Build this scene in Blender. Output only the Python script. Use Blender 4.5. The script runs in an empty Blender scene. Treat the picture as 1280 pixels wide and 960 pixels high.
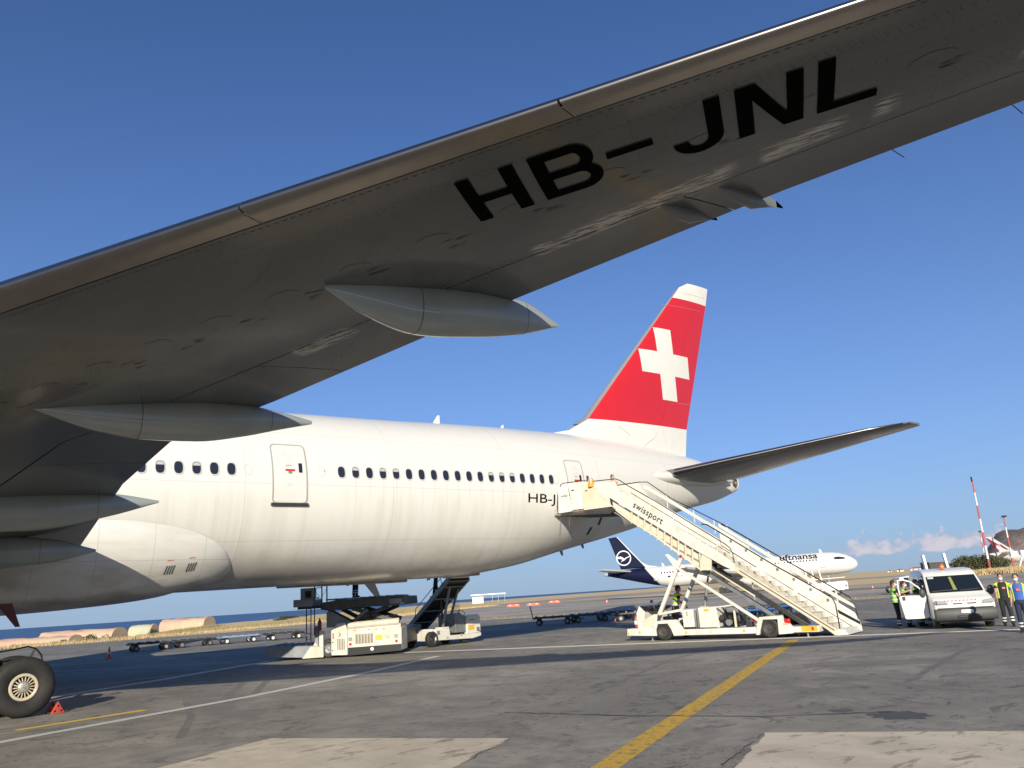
import bpy, bmesh, math, random
from mathutils import Vector, Matrix
import numpy as np
random.seed(7)
PI = math.pi
# ------------------------------------------------------------------ camera, world, sun
scene = bpy.context.scene
col = scene.collection
cam_d = bpy.data.cameras.new('camera'); cam = bpy.data.objects.new('camera', cam_d); col.objects.link(cam)
cR = Vector((0.7932619, -0.6056246, -0.0628840)); cU = Vector((-0.1020746, -0.2340902, 0.9668415)); cF = Vector((0.6002636, 0.7605397, 0.2475137))
CAM = Vector((35.4234, -28.7761, 1.95))
cam.matrix_world = Matrix(((cR.x, cU.x, -cF.x, CAM.x), (cR.y, cU.y, -cF.y, CAM.y), (cR.z, cU.z, -cF.z, CAM.z), (0, 0, 0, 1)))
cam_d.sensor_width = 36.0; cam_d.lens = 36.0 * 1034.73 / 1280; cam_d.clip_end = 60000; cam_d.clip_start = 0.05
scene.camera = cam
SUN_A, SUN_B = 1.85, 2.28                      # horizontal travel of light per metre of fall (aft, starboard)
sun_el = math.atan(1 / math.hypot(SUN_A, SUN_B))
sun_az = math.atan2(-SUN_A, -SUN_B)            # compass angle of the sun from +Y towards +X
sd = bpy.data.lights.new('sun', 'SUN'); sd.energy = 4.8; sd.angle = math.radians(0.53); sd.color = (1.0, 0.925, 0.775)
sun = bpy.data.objects.new('sun', sd); col.objects.link(sun)
sun.rotation_euler = Vector((SUN_A, SUN_B, -1)).to_track_quat('-Z', 'Y').to_euler(); sun.location = (0, -60, 60)
world = bpy.data.worlds.new('World'); scene.world = world; world.use_nodes = True
wn = world.node_tree.nodes; wl = world.node_tree.links
for n in list(wn): wn.remove(n)
wo = wn.new('ShaderNodeOutputWorld'); bg = wn.new('ShaderNodeBackground'); sky = wn.new('ShaderNodeTexSky')
sky.sky_type = 'NISHITA'; sky.sun_disc = False; sky.sun_elevation = sun_el; sky.sun_rotation = sun_az
sky.altitude = 0; sky.air_density = 0.7; sky.dust_density = 0.3; sky.ozone_density = 8.0
bg.inputs['Strength'].default_value = 0.093
# small cumulus bank sitting low over the horizon
tc = wn.new('ShaderNodeTexCoord')
sx = wn.new('ShaderNodeSeparateXYZ'); wl.new(tc.outputs['Generated'], sx.inputs[0])
def wmath(op, a, b=None, c=None):
    n = wn.new('ShaderNodeMath'); n.operation = op
    for i, v in enumerate((a, b, c)):
        if v is None: continue
        if isinstance(v, (int, float)): n.inputs[i].default_value = v
        else: wl.new(v, n.inputs[i])
    return n.outputs[0]
def wsmooth(v, a, b):
    n = wn.new('ShaderNodeMapRange'); n.interpolation_type = 'SMOOTHSTEP'
    wl.new(v, n.inputs[0]); n.inputs[1].default_value = a; n.inputs[2].default_value = b
    return n.outputs[0]
mp = wn.new('ShaderNodeMapping'); wl.new(tc.outputs['Generated'], mp.inputs[0]); mp.inputs['Scale'].default_value = (44, 44, 62); mp.inputs['Location'].default_value = (3.1, 0.4, 0.0)
nz = wn.new('ShaderNodeTexNoise'); wl.new(mp.outputs[0], nz.inputs['Vector']); nz.inputs['Scale'].default_value = 1.0; nz.inputs['Detail'].default_value = 7; nz.inputs['Roughness'].default_value = 0.58
dotn = wn.new('ShaderNodeVectorMath'); dotn.operation = 'DOT_PRODUCT'; wl.new(tc.outputs['Generated'], dotn.inputs[0]); dotn.inputs[1].default_value = (math.sin(math.radians(63.6)), math.cos(math.radians(63.6)), 0)
bank = wsmooth(dotn.outputs['Value'], 0.9928, 0.9972)
band = wmath('MULTIPLY', wsmooth(sx.outputs[2], 0.012, 0.022), wsmooth(sx.outputs[2], 0.062, 0.026))
dens = wmath('ADD', nz.outputs[0], wmath('MULTIPLY', wmath('SUBTRACT', wmath('MULTIPLY', band, bank), 1.0), 0.42))
cmask = wmath('MULTIPLY', wsmooth(dens, 0.36, 0.50), wsmooth(sx.outputs[2], 0.010, 0.020))
hz = wn.new('ShaderNodeMix'); hz.data_type = 'RGBA'
tint = wn.new('ShaderNodeMix'); tint.data_type = 'RGBA'; tint.blend_type = 'MULTIPLY'; tint.inputs[0].default_value = 1; wl.new(sky.outputs[0], tint.inputs[6]); tint.inputs[7].default_value = (1.22, 1.20, 1.22, 1)
air = wn.new('ShaderNodeMix'); air.data_type = 'RGBA'; wl.new(tint.outputs[2], air.inputs[6]); air.inputs[7].default_value = (2.85, 3.85, 5.2, 1)   # sea haze, thinning with height
wl.new(wmath('MULTIPLY', wmath('EXPONENT', wmath('MULTIPLY', wmath('MAXIMUM', sx.outputs[2], 0.0), -4.6)), 0.96), air.inputs[0])
wl.new(wmath('MULTIPLY', cmask, 0.72), hz.inputs[0]); wl.new(air.outputs[2], hz.inputs[6])
cl = wn.new('ShaderNodeMix'); cl.data_type = 'RGBA'; wl.new(wsmooth(nz.outputs[0], 0.42, 0.62), cl.inputs[0]); cl.inputs[6].default_value = (3.9, 4.1, 5.1, 1); cl.inputs[7].default_value = (6.2, 5.6, 5.9, 1); wl.new(cl.outputs[2], hz.inputs[7])
wl.new(hz.outputs[2], bg.inputs[0]); wl.new(bg.outputs[0], wo.inputs[0])
scene.view_settings.view_transform = 'Standard'; scene.view_settings.look = 'None'; scene.view_settings.exposure = 0.36; scene.view_settings.gamma = 1.0

# ------------------------------------------------------------------ materials
MATS = {}
def mat(name, color, rough=0.5, metal=0.0, var=0.0, scale=2.0, bump=0.0, bscale=30.0, coat=0.0, color2=None, streak=None, spec=0.5, emit=None):
    """Principled surface with optional mottling (var), fine relief (bump) and stretched streaks (streak=(sx,sy,sz))."""
    if name in MATS: return MATS[name]
    m = bpy.data.materials.new(name); m.use_nodes = True
    nt = m.node_tree; b = nt.nodes['Principled BSDF']
    b.inputs['Base Color'].default_value = (*color, 1); b.inputs['Roughness'].default_value = rough; b.inputs['Metallic'].default_value = metal
    b.inputs['Specular IOR Level'].default_value = spec
    if coat: b.inputs['Coat Weight'].default_value = coat; b.inputs['Coat Roughness'].default_value = 0.08
    t = nt.nodes.new('ShaderNodeTexCoord')
    if var:
        mpn = nt.nodes.new('ShaderNodeMapping'); nt.links.new(t.outputs['Object'], mpn.inputs[0])
        if streak: mpn.inputs['Scale'].default_value = streak
        n = nt.nodes.new('ShaderNodeTexNoise'); n.inputs['Scale'].default_value = scale; n.inputs['Detail'].default_value = 6; n.inputs['Roughness'].default_value = 0.6
        nt.links.new(mpn.outputs[0], n.inputs['Vector'])
        r = nt.nodes.new('ShaderNodeMapRange'); r.inputs[1].default_value = 0.35; r.inputs[2].default_value = 0.7; nt.links.new(n.outputs[0], r.inputs[0])
        mx = nt.nodes.new('ShaderNodeMix'); mx.data_type = 'RGBA'
        c2 = color2 if color2 else tuple(max(0, x * (1 - var)) for x in color)
        mx.inputs[6].default_value = (*color, 1); mx.inputs[7].default_value = (*c2, 1)
        nt.links.new(r.outputs[0], mx.inputs[0]); nt.links.new(mx.outputs[2], b.inputs['Base Color'])
    if bump:
        n = nt.nodes.new('ShaderNodeTexNoise'); n.inputs['Scale'].default_value = bscale; n.inputs['Detail'].default_value = 4
        nt.links.new(t.outputs['Object'], n.inputs['Vector'])
        bp = nt.nodes.new('ShaderNodeBump'); bp.inputs['Strength'].default_value = bump; bp.inputs['Distance'].default_value = 0.02
        nt.links.new(n.outputs[0], bp.inputs['Height']); nt.links.new(bp.outputs[0], b.inputs['Normal'])
    if emit: b.inputs['Emission Color'].default_value = (*emit, 1); b.inputs['Emission Strength'].default_value = 1
    MATS[name] = m
    return m
class NT:
    """little node helper for the hand-made materials"""
    def __init__(s, name):
        s.m = bpy.data.materials.new(name); s.m.use_nodes = True; s.t = s.m.node_tree; s.b = s.t.nodes['Principled BSDF']; MATS[name] = s.m
        s.tc = s.t.nodes.new('ShaderNodeTexCoord'); s.xyz = s.t.nodes.new('ShaderNodeSeparateXYZ'); s.t.links.new(s.tc.outputs['Object'], s.xyz.inputs[0])
    def lk(s, v, inp):
        if isinstance(v, (int, float)): inp.default_value = v
        elif isinstance(v, tuple): inp.default_value = (*v, 1) if len(v) == 3 else v
        else: s.t.links.new(v, inp)
    def math(s, op, a, b=0.0, clamp=False):
        n = s.t.nodes.new('ShaderNodeMath'); n.operation = op; n.use_clamp = clamp; s.lk(a, n.inputs[0]); s.lk(b, n.inputs[1]); return n.outputs[0]
    def noise(s, scale, detail=5, rough=0.6, st=(1, 1, 1), loc=(0, 0, 0), dist=0.0):
        mpn = s.t.nodes.new('ShaderNodeMapping'); s.t.links.new(s.tc.outputs['Object'], mpn.inputs[0]); mpn.inputs['Scale'].default_value = st; mpn.inputs['Location'].default_value = loc
        n = s.t.nodes.new('ShaderNodeTexNoise'); n.inputs['Scale'].default_value = scale; n.inputs['Detail'].default_value = detail; n.inputs['Roughness'].default_value = rough; n.inputs['Distortion'].default_value = dist
        s.t.links.new(mpn.outputs[0], n.inputs['Vector']); return n.outputs[0]
    def rng(s, v, a, b, c=0.0, d=1.0, smooth=True):
        n = s.t.nodes.new('ShaderNodeMapRange'); n.interpolation_type = 'SMOOTHSTEP' if smooth else 'LINEAR'
        s.lk(v, n.inputs[0]); n.inputs[1].default_value = a; n.inputs[2].default_value = b; n.inputs[3].default_value = c; n.inputs[4].default_value = d; return n.outputs[0]
    def mix(s, f, a, b):
        n = s.t.nodes.new('ShaderNodeMix'); n.data_type = 'RGBA'; s.lk(f, n.inputs[0]); s.lk(a, n.inputs[6]); s.lk(b, n.inputs[7]); return n.outputs[2]
    def bump(s, h, strength=0.3, dist=0.02):
        n = s.t.nodes.new('ShaderNodeBump'); n.inputs['Strength'].default_value = strength; n.inputs['Distance'].default_value = dist; s.lk(h, n.inputs['Height']); s.t.links.new(n.outputs[0], s.b.inputs['Normal'])
    def line(s, v, period, off, w):
        """thin line each period along v: 1 on the line"""
        p = s.math('PINGPONG', s.math('SUBTRACT', v, off), period / 2); return s.math('LESS_THAN', p, w)

# ------------------------------------------------------------------ mesh builder
class MB:
    def __init__(s): s.v = []; s.f = []; s.mi = []; s.M = Matrix.Identity(4)
    def add(s, vs, fs, m=0):
        o = len(s.v); s.v += [s.M @ Vector(p) for p in vs]; s.f += [tuple(i + o for i in f) for f in fs]; s.mi += [m] * len(fs)
    def box(s, c, d, m=0, rz=0.0, ry=0.0, rx=0.0):
        R = Matrix.Rotation(rz, 3, 'Z') @ Matrix.Rotation(ry, 3, 'Y') @ Matrix.Rotation(rx, 3, 'X')
        h = Vector(d) / 2; c = Vector(c)
        vs = [c + R @ Vector((x * h.x, y * h.y, z * h.z)) for x in (-1, 1) for y in (-1, 1) for z in (-1, 1)]
        s.add(vs, [(0, 1, 3, 2), (4, 6, 7, 5), (0, 4, 5, 1), (2, 3, 7, 6), (0, 2, 6, 4), (1, 5, 7, 3)], m)
    def bb(s, x0, x1, y0, y1, z0, z1, m=0): s.box(((x0 + x1) / 2, (y0 + y1) / 2, (z0 + z1) / 2), (abs(x1 - x0), abs(y1 - y0), abs(z1 - z0)), m)
    def beam(s, a, b, w, h, m=0, up=(0, 0, 1)):
        a = Vector(a); b = Vector(b); d = (b - a).normalized(); u = Vector(up)
        if abs(d.dot(u)) > .97: u = Vector((1, 0, 0))
        x = d.cross(u).normalized(); z = x.cross(d)
        vs = [p + x * (w / 2 * i) + z * (h / 2 * j) for p in (a, b) for i, j in ((-1, -1), (1, -1), (1, 1), (-1, 1))]
        s.add(vs, [(0, 3, 2, 1), (4, 5, 6, 7), (0, 1, 5, 4), (1, 2, 6, 5), (2, 3, 7, 6), (3, 0, 4, 7)], m)
    def tube(s, pts, r, n=8, m=0, closed=False):
        pts = [Vector(p) for p in pts]; rs = r if isinstance(r, (list, tuple)) else [r] * len(pts); rings = []
        for i, p in enumerate(pts):
            d = (pts[min(i + 1, len(pts) - 1)] - pts[max(i - 1, 0)]).normalized()
            if i == 0: u = Vector((0, 0, 1)) if abs(d.z) < .9 else Vector((1, 0, 0)); x = d.cross(u).normalized()
            else: x = (x - d * x.dot(d)).normalized()
            z = x.cross(d)
            rings.append([p + (x * math.cos(2 * PI * k / n) + z * math.sin(2 * PI * k / n)) * rs[i] for k in range(n)])
        vs = [q for rg in rings for q in rg]; fs = []
        for i in range(len(pts) - 1):
            for k in range(n): fs.append((i * n + k, i * n + (k + 1) % n, (i + 1) * n + (k + 1) % n, (i + 1) * n + k))
        fs.append(tuple(range(n))[::-1]); fs.append(tuple((len(pts) - 1) * n + k for k in range(n)))
        s.add(vs, fs, m)
    def cyl(s, a, b, r, n=16, m=0, r2=None): s.tube([a, b], [r, r if r2 is None else r2], n, m)
    def lathe(s, c, axis, prof, n=24, m=0):
        """prof: list of (radius, distance along axis)"""
        c = Vector(c); d = Vector(axis).normalized(); u = Vector((0, 0, 1)) if abs(d.z) < .9 else Vector((1, 0, 0)); x = d.cross(u).normalized(); z = x.cross(d)
        vs = [c + d * t + (x * math.cos(2 * PI * k / n) + z * math.sin(2 * PI * k / n)) * max(r, 1e-4) for r, t in prof for k in range(n)]
        fs = [(i * n + k, i * n + (k + 1) % n, (i + 1) * n + (k + 1) % n, (i + 1) * n + k) for i in range(len(prof) - 1) for k in range(n)]
        s.add(vs, fs, m)
    def prism(s, poly, y0, y1, m=0, plane='xz'):
        n = len(poly)
        if plane == 'xz': f = lambda p, t: (p[0], t, p[1])
        elif plane == 'xy': f = lambda p, t: (p[0], p[1], t)
        else: f = lambda p, t: (t, p[0], p[1])
        vs = [f(p, y0) for p in poly] + [f(p, y1) for p in poly]
        s.add(vs, [tuple(range(n)), tuple(range(2 * n - 1, n - 1, -1))] + [(i, i + n, (i + 1) % n + n, (i + 1) % n) for i in range(n)], m)
    def loft(s, rings, m=0, caps=True, closed=True):
        n = len(rings[0]); vs = [p for r in rings for p in r]; fs = []
        for i in range(len(rings) - 1):
            for k in range(n if closed else n - 1): fs.append((i * n + k, i * n + (k + 1) % n, (i + 1) * n + (k + 1) % n, (i + 1) * n + k))
        if caps: fs.append(tuple(range(n))[::-1]); fs.append(tuple((len(rings) - 1) * n + k for k in range(n)))
        s.add(vs, fs, m)
    def ell(s, c, r, n=12, m=0, R=None):
        R = R or Matrix.Identity(3); c = Vector(c); rings = []
        for i in range(1, n):
            a = PI * i / n; rings.append([c + R @ Vector((r[0] * math.sin(a) * math.cos(2 * PI * k / n), r[1] * math.sin(a) * math.sin(2 * PI * k / n), r[2] * math.cos(a))) for k in range(n)])
        s.loft(rings, m)
    def mesh(s, name, mats, sm=38.0):
        me = bpy.data.meshes.new(name); me.from_pydata([tuple(p) for p in s.v], [], s.f)
        for x in (mats if isinstance(mats, (list, tuple)) else [mats]): me.materials.append(x)
        me.polygons.foreach_set('material_index', s.mi)
        b = bmesh.new(); b.from_mesh(me); bmesh.ops.recalc_face_normals(b, faces=b.faces)
        if sm:
            lim = math.radians(sm)
            for f in b.faces: f.smooth = True
            for e in b.edges: e.smooth = not (len(e.link_faces) != 2 or e.calc_face_angle(9) > lim)
        b.to_mesh(me); b.free(); return me
    def build(s, name, mats, parent=None, sm=38.0, bev=0.0):
        o = bpy.data.objects.new(name, s.mesh(name, mats, sm)); return link(o, parent, bev)
def link(o, parent=None, bev=0.0):
    col.objects.link(o)
    if parent is not None:
        o.parent = parent
        if parent.get('w') and parent.parent is None: o.location = Vector(o.location) - parent.location
    if bev:
        md = o.modifiers.new('bevel', 'BEVEL'); md.width = bev; md.segments = 2; md.limit_method = 'ANGLE'; md.angle_limit = math.radians(45)
    return o
def thing(name, label, cat, loc=(0, 0, 0), rz=0.0, group=None, w=False):
    """an Empty at the thing's base; w=True: its parts are written in world coordinates"""
    o = bpy.data.objects.new(name, None); col.objects.link(o); o.location = loc; o.rotation_euler = (0, 0, rz); o.empty_display_size = 0.3
    o['label'] = label; o['category'] = cat
    if group: o['group'] = group
    if w: o['w'] = 1
    return o
def tag(o, label, cat, group=None, kind=None):
    if label: o['label'] = label
    if cat: o['category'] = cat
    if group: o['group'] = group
    if kind: o['kind'] = kind
    return o
KIDS = {}
def dup(root, label, loc=None, rz=None):
    def cp(o, par):
        q = o.copy(); col.objects.link(q)
        if par is not None: q.parent = par
        for ch in [x for x in bpy.data.objects if x.parent == o and x not in made]: made.add(cp(ch, q))
        made.add(q); return q
    made = set(); r = cp(root, None); r['label'] = label
    if loc is not None: r.location = loc
    if rz is not None: r.rotation_euler = (0, 0, rz)
    return r
def inst(name, me, parent, loc=(0, 0, 0), M=None):
    o = bpy.data.objects.new(name, me)
    if M is not None: o.matrix_local = M
    else: o.location = loc
    return link(o, parent)
def text_geo(txt, size, bold=0.0, spacing=1.0):
    cu = bpy.data.curves.new('t', 'FONT'); cu.body = txt; cu.size = size; cu.offset = bold; cu.space_character = spacing; cu.resolution_u = 5
    o = bpy.data.objects.new('t', cu); col.objects.link(o)
    dg = bpy.context.evaluated_depsgraph_get(); dg.update(); me = bpy.data.meshes.new_from_object(o.evaluated_get(dg))
    vs = [v.co.copy() for v in me.vertices]; fs = [tuple(p.vertices) for p in me.polygons]
    bpy.data.objects.remove(o); bpy.data.curves.remove(cu); bpy.data.meshes.remove(me); return vs, fs
def text_part(txt, fn, size, m, parent, bold=0.0, name='lettering', sub=0, fit=None, spacing=1.0):
    """fn maps text x,y to a point; fit=(w,h) rescales the whole string to that width and height"""
    vs, fs = text_geo(txt, size, bold, spacing)
    if fit:
        x0 = min(v.x for v in vs); x1 = max(v.x for v in vs); y0 = min(v.y for v in vs); y1 = max(v.y for v in vs)
        vs = [Vector(((v.x - x0) / (x1 - x0) * fit[0], (v.y - y0) / (y1 - y0) * fit[1], 0)) for v in vs]
    me = bpy.data.meshes.new(name); me.from_pydata([(v.x, v.y, 0) for v in vs], [], fs)
    if sub:
        b = bmesh.new(); b.from_mesh(me); bmesh.ops.triangulate(b, faces=b.faces); bmesh.ops.subdivide_edges(b, edges=b.edges, cuts=sub, use_grid_fill=True); b.to_mesh(me); b.free()
    for v in me.vertices: v.co = fn(v.co.x, v.co.y)
    me.materials.append(m); return link(bpy.data.objects.new(name, me), parent)

# common finishes
WHITE = mat('white_vehicle_paint', (0.70, 0.675, 0.605), 0.38, var=0.16, scale=2.2, coat=0.2, color2=(0.58, 0.54, 0.45))
CREAM = mat('cream_paint', (0.69, 0.63, 0.51), 0.45, var=0.2, scale=1.5, color2=(0.62, 0.50, 0.32))
DARK = mat('dark_steel', (0.045, 0.045, 0.045), 0.5, 0.4, var=0.4, scale=4, color2=(0.09, 0.08, 0.07))
GREYM = mat('grey_steel', (0.26, 0.27, 0.26), 0.45, 0.3, var=0.3, scale=3)
BLACK = mat('black_rubber', (0.018, 0.018, 0.018), 0.65, var=0.4, scale=8, color2=(0.035, 0.033, 0.03))
BLACKP = mat('black_paint', (0.012, 0.012, 0.013), 0.35)
RED = mat('red_paint', (0.55, 0.03, 0.02), 0.4, var=0.2)
ORANGE = mat('orange_plastic', (0.75, 0.14, 0.02), 0.4)
YELLOW = mat('yellow_sticker', (0.80, 0.45, 0.03), 0.5, var=0.2, scale=20)
GLASS = mat('dark_glass', (0.012, 0.016, 0.022), 0.06, coat=0.3)
CHROME = mat('bare_metal', (0.62, 0.62, 0.62), 0.22, 1.0)
AMBER = mat('amber_lens', (0.7, 0.2, 0.02), 0.15, coat=0.5)
REDLENS = mat('red_lens', (0.6, 0.02, 0.015), 0.15, coat=0.5)
CLEAR = mat('headlight_lens', (0.35, 0.37, 0.38), 0.1, 0.3, coat=0.6)
BLUE = mat('blue_paint', (0.05, 0.16, 0.42), 0.45, var=0.2)
SIGN = mat('white_sign', (0.8, 0.8, 0.78), 0.5)
# ------------------------------------------------------------------ the setting
def polar(deg, d): a = math.radians(deg); return CAM.x + math.sin(a) * d, CAM.y + math.cos(a) * d
def ss(x): x = max(0, min(1, x)); return x * x * (3 - 2 * x)
AZ = [-180, -60, -10, 6.6, 13.3, 16.9, 20.7, 25.3, 29.9, 36.3, 45.9, 52, 60, 90, 130, 180]
COAST = [3000, 900, 280, 262, 280, 330, 330, 370, 430, 560, 950, 2500, 9000, 15000, 9000, 3000]
DROP = [0, 0, -3.2, -2.7, -2.6, -1.6, -.9, -.3, 0, 0, 0, 0, 0, 0, 0, 0]
def terr(deg, d):
    cst = np.interp(deg, AZ, COAST); dr = np.interp(deg, AZ, DROP)
    z = dr * ss((d - 104) / (cst * .8 - 104)) - 0.012
    if deg > 50 and deg < 130: z += ss((d - 400) / 3500) * 6 * ss((deg - 50) / 10)
    return z
def terr_xy(x, y):
    return terr(math.degrees(math.atan2(x - CAM.x, y - CAM.y)), math.hypot(x - CAM.x, y - CAM.y))
g = MB(); degs = [-180 + 4 * i for i in range(40)] + [-20 + 1 * i for i in range(121)] + [104 + 4 * i for i in range(20)]
nd = 34; vs = []; fs = []
for dg_ in degs:
    cst = float(np.interp(dg_, AZ, COAST))
    for j in range(nd):
        t = j / (nd - 1); d = 3 + (cst * (1 + .025 * math.sin(dg_ * 1.7) + .02 * math.sin(dg_ * 4.1)) - 3) * t ** 2.2
        x, y = polar(dg_, d); vs.append((x, y, terr(dg_, d)))
    x, y = polar(dg_, d + 22); vs.append((x, y, -26))
n1 = nd + 1
for i in range(len(degs)):
    k = (i + 1) % len(degs)
    for j in range(nd): fs.append((i * n1 + j, i * n1 + j + 1, k * n1 + j + 1, k * n1 + j))
cc = len(vs); vs.append((CAM.x, CAM.y, -0.012))
for i in range(len(degs)): fs.append((cc, i * n1, ((i + 1) % len(degs)) * n1))
g.add(vs, fs)
m = NT('dry_grassland')
a = m.noise(.05, 6, .65); b_ = m.noise(1.3, 6, .7, st=(1, 1, 1)); c3 = m.noise(.012, 3)
cc_ = m.mix(m.rng(b_, .35, .65), (0.80, 0.60, 0.33), (0.62, 0.46, 0.24)); cc_ = m.mix(m.math('MULTIPLY', m.rng(a, .58, .70), .6), cc_, (0.20, 0.18, 0.09)); cc_ = m.mix(m.rng(c3, .5, .7), cc_, (0.70, 0.56, 0.35))
m.lk(cc_, m.b.inputs['Base Color']); m.b.inputs['Roughness'].default_value = .95; m.b.inputs['Specular IOR Level'].default_value = .1; m.bump(b_, .6, .15)
ground = g.build('ground', MATS['dry_grassland']); ground['kind'] = 'structure'
# sea
m = NT('sea_water'); wv = m.noise(.02, 6, .62, st=(1, 1, 1)); w2 = m.noise(.0016, 4, .5)
m.lk(m.mix(m.rng(w2, .35, .65), (0.012, 0.05, 0.125), (0.02, 0.075, 0.17)), m.b.inputs['Base Color']); m.b.inputs['Roughness'].default_value = .38; m.bump(wv, .5, 2.0); m.b.inputs['Specular IOR Level'].default_value = .3
g = MB(); R0 = 42000; ring = [(CAM.x + R0 * math.cos(2 * PI * k / 64), CAM.y + R0 * math.sin(2 * PI * k / 64), -24) for k in range(64)]
g.add(ring, [tuple(range(64))]); sea = g.build('sea', MATS['sea_water'], sm=0); sea['kind'] = 'structure'
# apron asphalt: one sheet
m = NT('worn_asphalt')
n1_ = m.noise(.9, 8, .68, dist=.4); n2 = m.noise(.16, 5, .6); n3 = m.noise(60, 3, .6); n4 = m.noise(2.3, 6, .7, loc=(7, 3, 0), dist=.8); n5 = m.noise(.28, 7, .7, st=(1, .45, 1), loc=(3, 9, 0), dist=1.0)
cc_ = m.mix(m.rng(n2, .35, .68), (0.345, 0.312, 0.255), (0.195, 0.178, 0.147))
cc_ = m.mix(m.rng(n1_, .40, .64), cc_, (0.215, 0.195, 0.16))
n6 = m.noise(5.5, 5, .75, loc=(1, 8, 0), dist=1.2, st=(1.3, .8, 1)); n7 = m.noise(.5, 4, .6, loc=(4, 4, 0)); n8 = m.noise(1.0, 7, .72, loc=(9, 2, 0), dist=1.4, st=(.8, 1.3, 1))
cc_ = m.mix(m.math('MULTIPLY', m.math('MULTIPLY', m.rng(n6, .545, .60), m.rng(n7, .45, .6)), .75), cc_, (0.12, 0.108, 0.096))
cc_ = m.mix(m.math('MULTIPLY', m.math('MULTIPLY', m.rng(n4, .565, .60), m.rng(n2, .40, .58)), .85), cc_, (0.075, 0.069, 0.062))
cc_ = m.mix(m.math('MULTIPLY', m.rng(n8, .58, .62), .65), cc_, (0.10, 0.093, 0.086))
cc_ = m.mix(m.math('MULTIPLY', m.rng(n5, .56, .62), .6), cc_, (0.16, 0.145, 0.128))
cc_ = m.mix(m.math('MULTIPLY', m.rng(n8, .38, .30), .35), cc_, (0.50, 0.43, 0.33))
cc_ = m.mix(m.math('MULTIPLY', m.rng(n3, .45, .75), .5), cc_, (0.40, 0.36, 0.31))
m.lk(cc_, m.b.inputs['Base Color']); m.lk(m.rng(n4, .5, .7, .85, .6), m.b.inputs['Roughness']); m.b.inputs['Specular IOR Level'].default_value = .25
m.bump(m.math('ADD', n3, m.math('MULTIPLY', n1_, .6)), .5, .012)
def sheet(name, poly, z, mt, kind='structure'):
    g = MB(); g.add([(x, y, z) for x, y in poly], [tuple(range(len(poly)))]); o = g.build(name, mt, sm=0); o['kind'] = kind; return o
AP_N = [(-30, 84), (30, 74), (47.9, 70.6), (58.5, 69), (66, 68), (73.5, 66), (76.5, 48), (77.6, 43.5), (82.1, 33), (85.2, 19.9), (97.7, 6.9), (140, -42), (170, -160)]
sheet('apron', [(-140, 100)] + AP_N + [(-140, -160)], 0, MATS['worn_asphalt'])
m = NT('taxiway_asphalt'); n2 = m.noise(.06, 6, .6, st=(1, 1, 1)); n3 = m.noise(.5, 5, .7)
cc_ = m.mix(m.rng(n2, .4, .62), (0.46, 0.40, 0.32), (0.31, 0.27, 0.22)); cc_ = m.mix(m.math('MULTIPLY', m.rng(n3, .5, .7), .5), cc_, (0.48, 0.42, 0.34))
m.lk(cc_, m.b.inputs['Base Color']); m.b.inputs['Roughness'].default_value = .85; m.b.inputs['Specular IOR Level'].default_value = .2
TX_S = [(74.6, 67), (78.6, 50), (79.2, 44.6), (84.5, 33.6), (87.4, 20.7), (100, 8), (142.5, -41), (175, -160)]
sheet('taxiway', TX_S + [(460, -160), (330, 20), (276, 65), (200, 45), (186, 51), (181, 53), (166, 60), (173, 112), (153, 130), (127, 111), (103.5, 89), (90, 86), (74.5, 77)], 0, MATS['taxiway_asphalt'])
sheet('far_taxiway', [(150, 139), (250, 210), (420, 160), (390, 120), (185, 128), (158, 134)], 0.0, MATS['taxiway_asphalt'])
# concrete slabs set into the asphalt
m = NT('old_concrete'); n2 = m.noise(.8, 7, .65, st=(1, .5, 1)); n3 = m.noise(45, 3, .6); n4 = m.noise(3.0, 6, .7, st=(.5, 1.4, 1), dist=.6)
cc_ = m.mix(m.rng(n2, .4, .62), (0.66, 0.565, 0.425), (0.53, 0.45, 0.335)); cc_ = m.mix(m.math('MULTIPLY', m.rng(n4, .56, .62), .75), cc_, (0.26, 0.21, 0.14)); cc_ = m.mix(m.math('MULTIPLY', m.rng(n3, .5, .8), .3), cc_, (0.5, 0.46, 0.38))
m.lk(cc_, m.b.inputs['Base Color']); m.b.inputs['Roughness'].default_value = .9; m.b.inputs['Specular IOR Level'].default_value = .2; m.bump(n3, .4, .01)
def wob(a, b, n, amp, seed):
    r = random.Random(seed); out = []
    a = Vector(a); b = Vector(b); nn = Vector((-(b - a).y, (b - a).x)).normalized()
    for i in range(n): t = i / n; out.append(tuple(a + (b - a) * t + nn * (r.uniform(-amp, amp) if i else 0)))
    return out
P1 = (40.87, -15.14); P2 = (42.94, -18.65); P3_ = (41.29 - 3.6, -19.72 - 2.3); P4_ = (39.04 - 3.3, -16.01 - 1.6)
pads = sheet('concrete_slab', wob(P1, P2, 14, .012, 1) + wob(P2, P3_, 20, .05, 2) + wob(P3_, P4_, 3, .02, 3) + wob(P4_, P1, 20, .05, 4), .004, MATS['old_concrete'])
Q1 = (45.06, -21.43); Q2 = (47.6, -25.5); Q3 = (41.2, -29.4); Q4 = (41.2, -23.5)
sheet('concrete_slab', wob(Q1, Q2, 16, .01, 5) + wob(Q2, Q3, 8, .02, 6) + wob(Q3, Q4, 5, .02, 7) + wob(Q4, Q1, 18, .045, 8), .004, MATS['old_concrete'])
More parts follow.
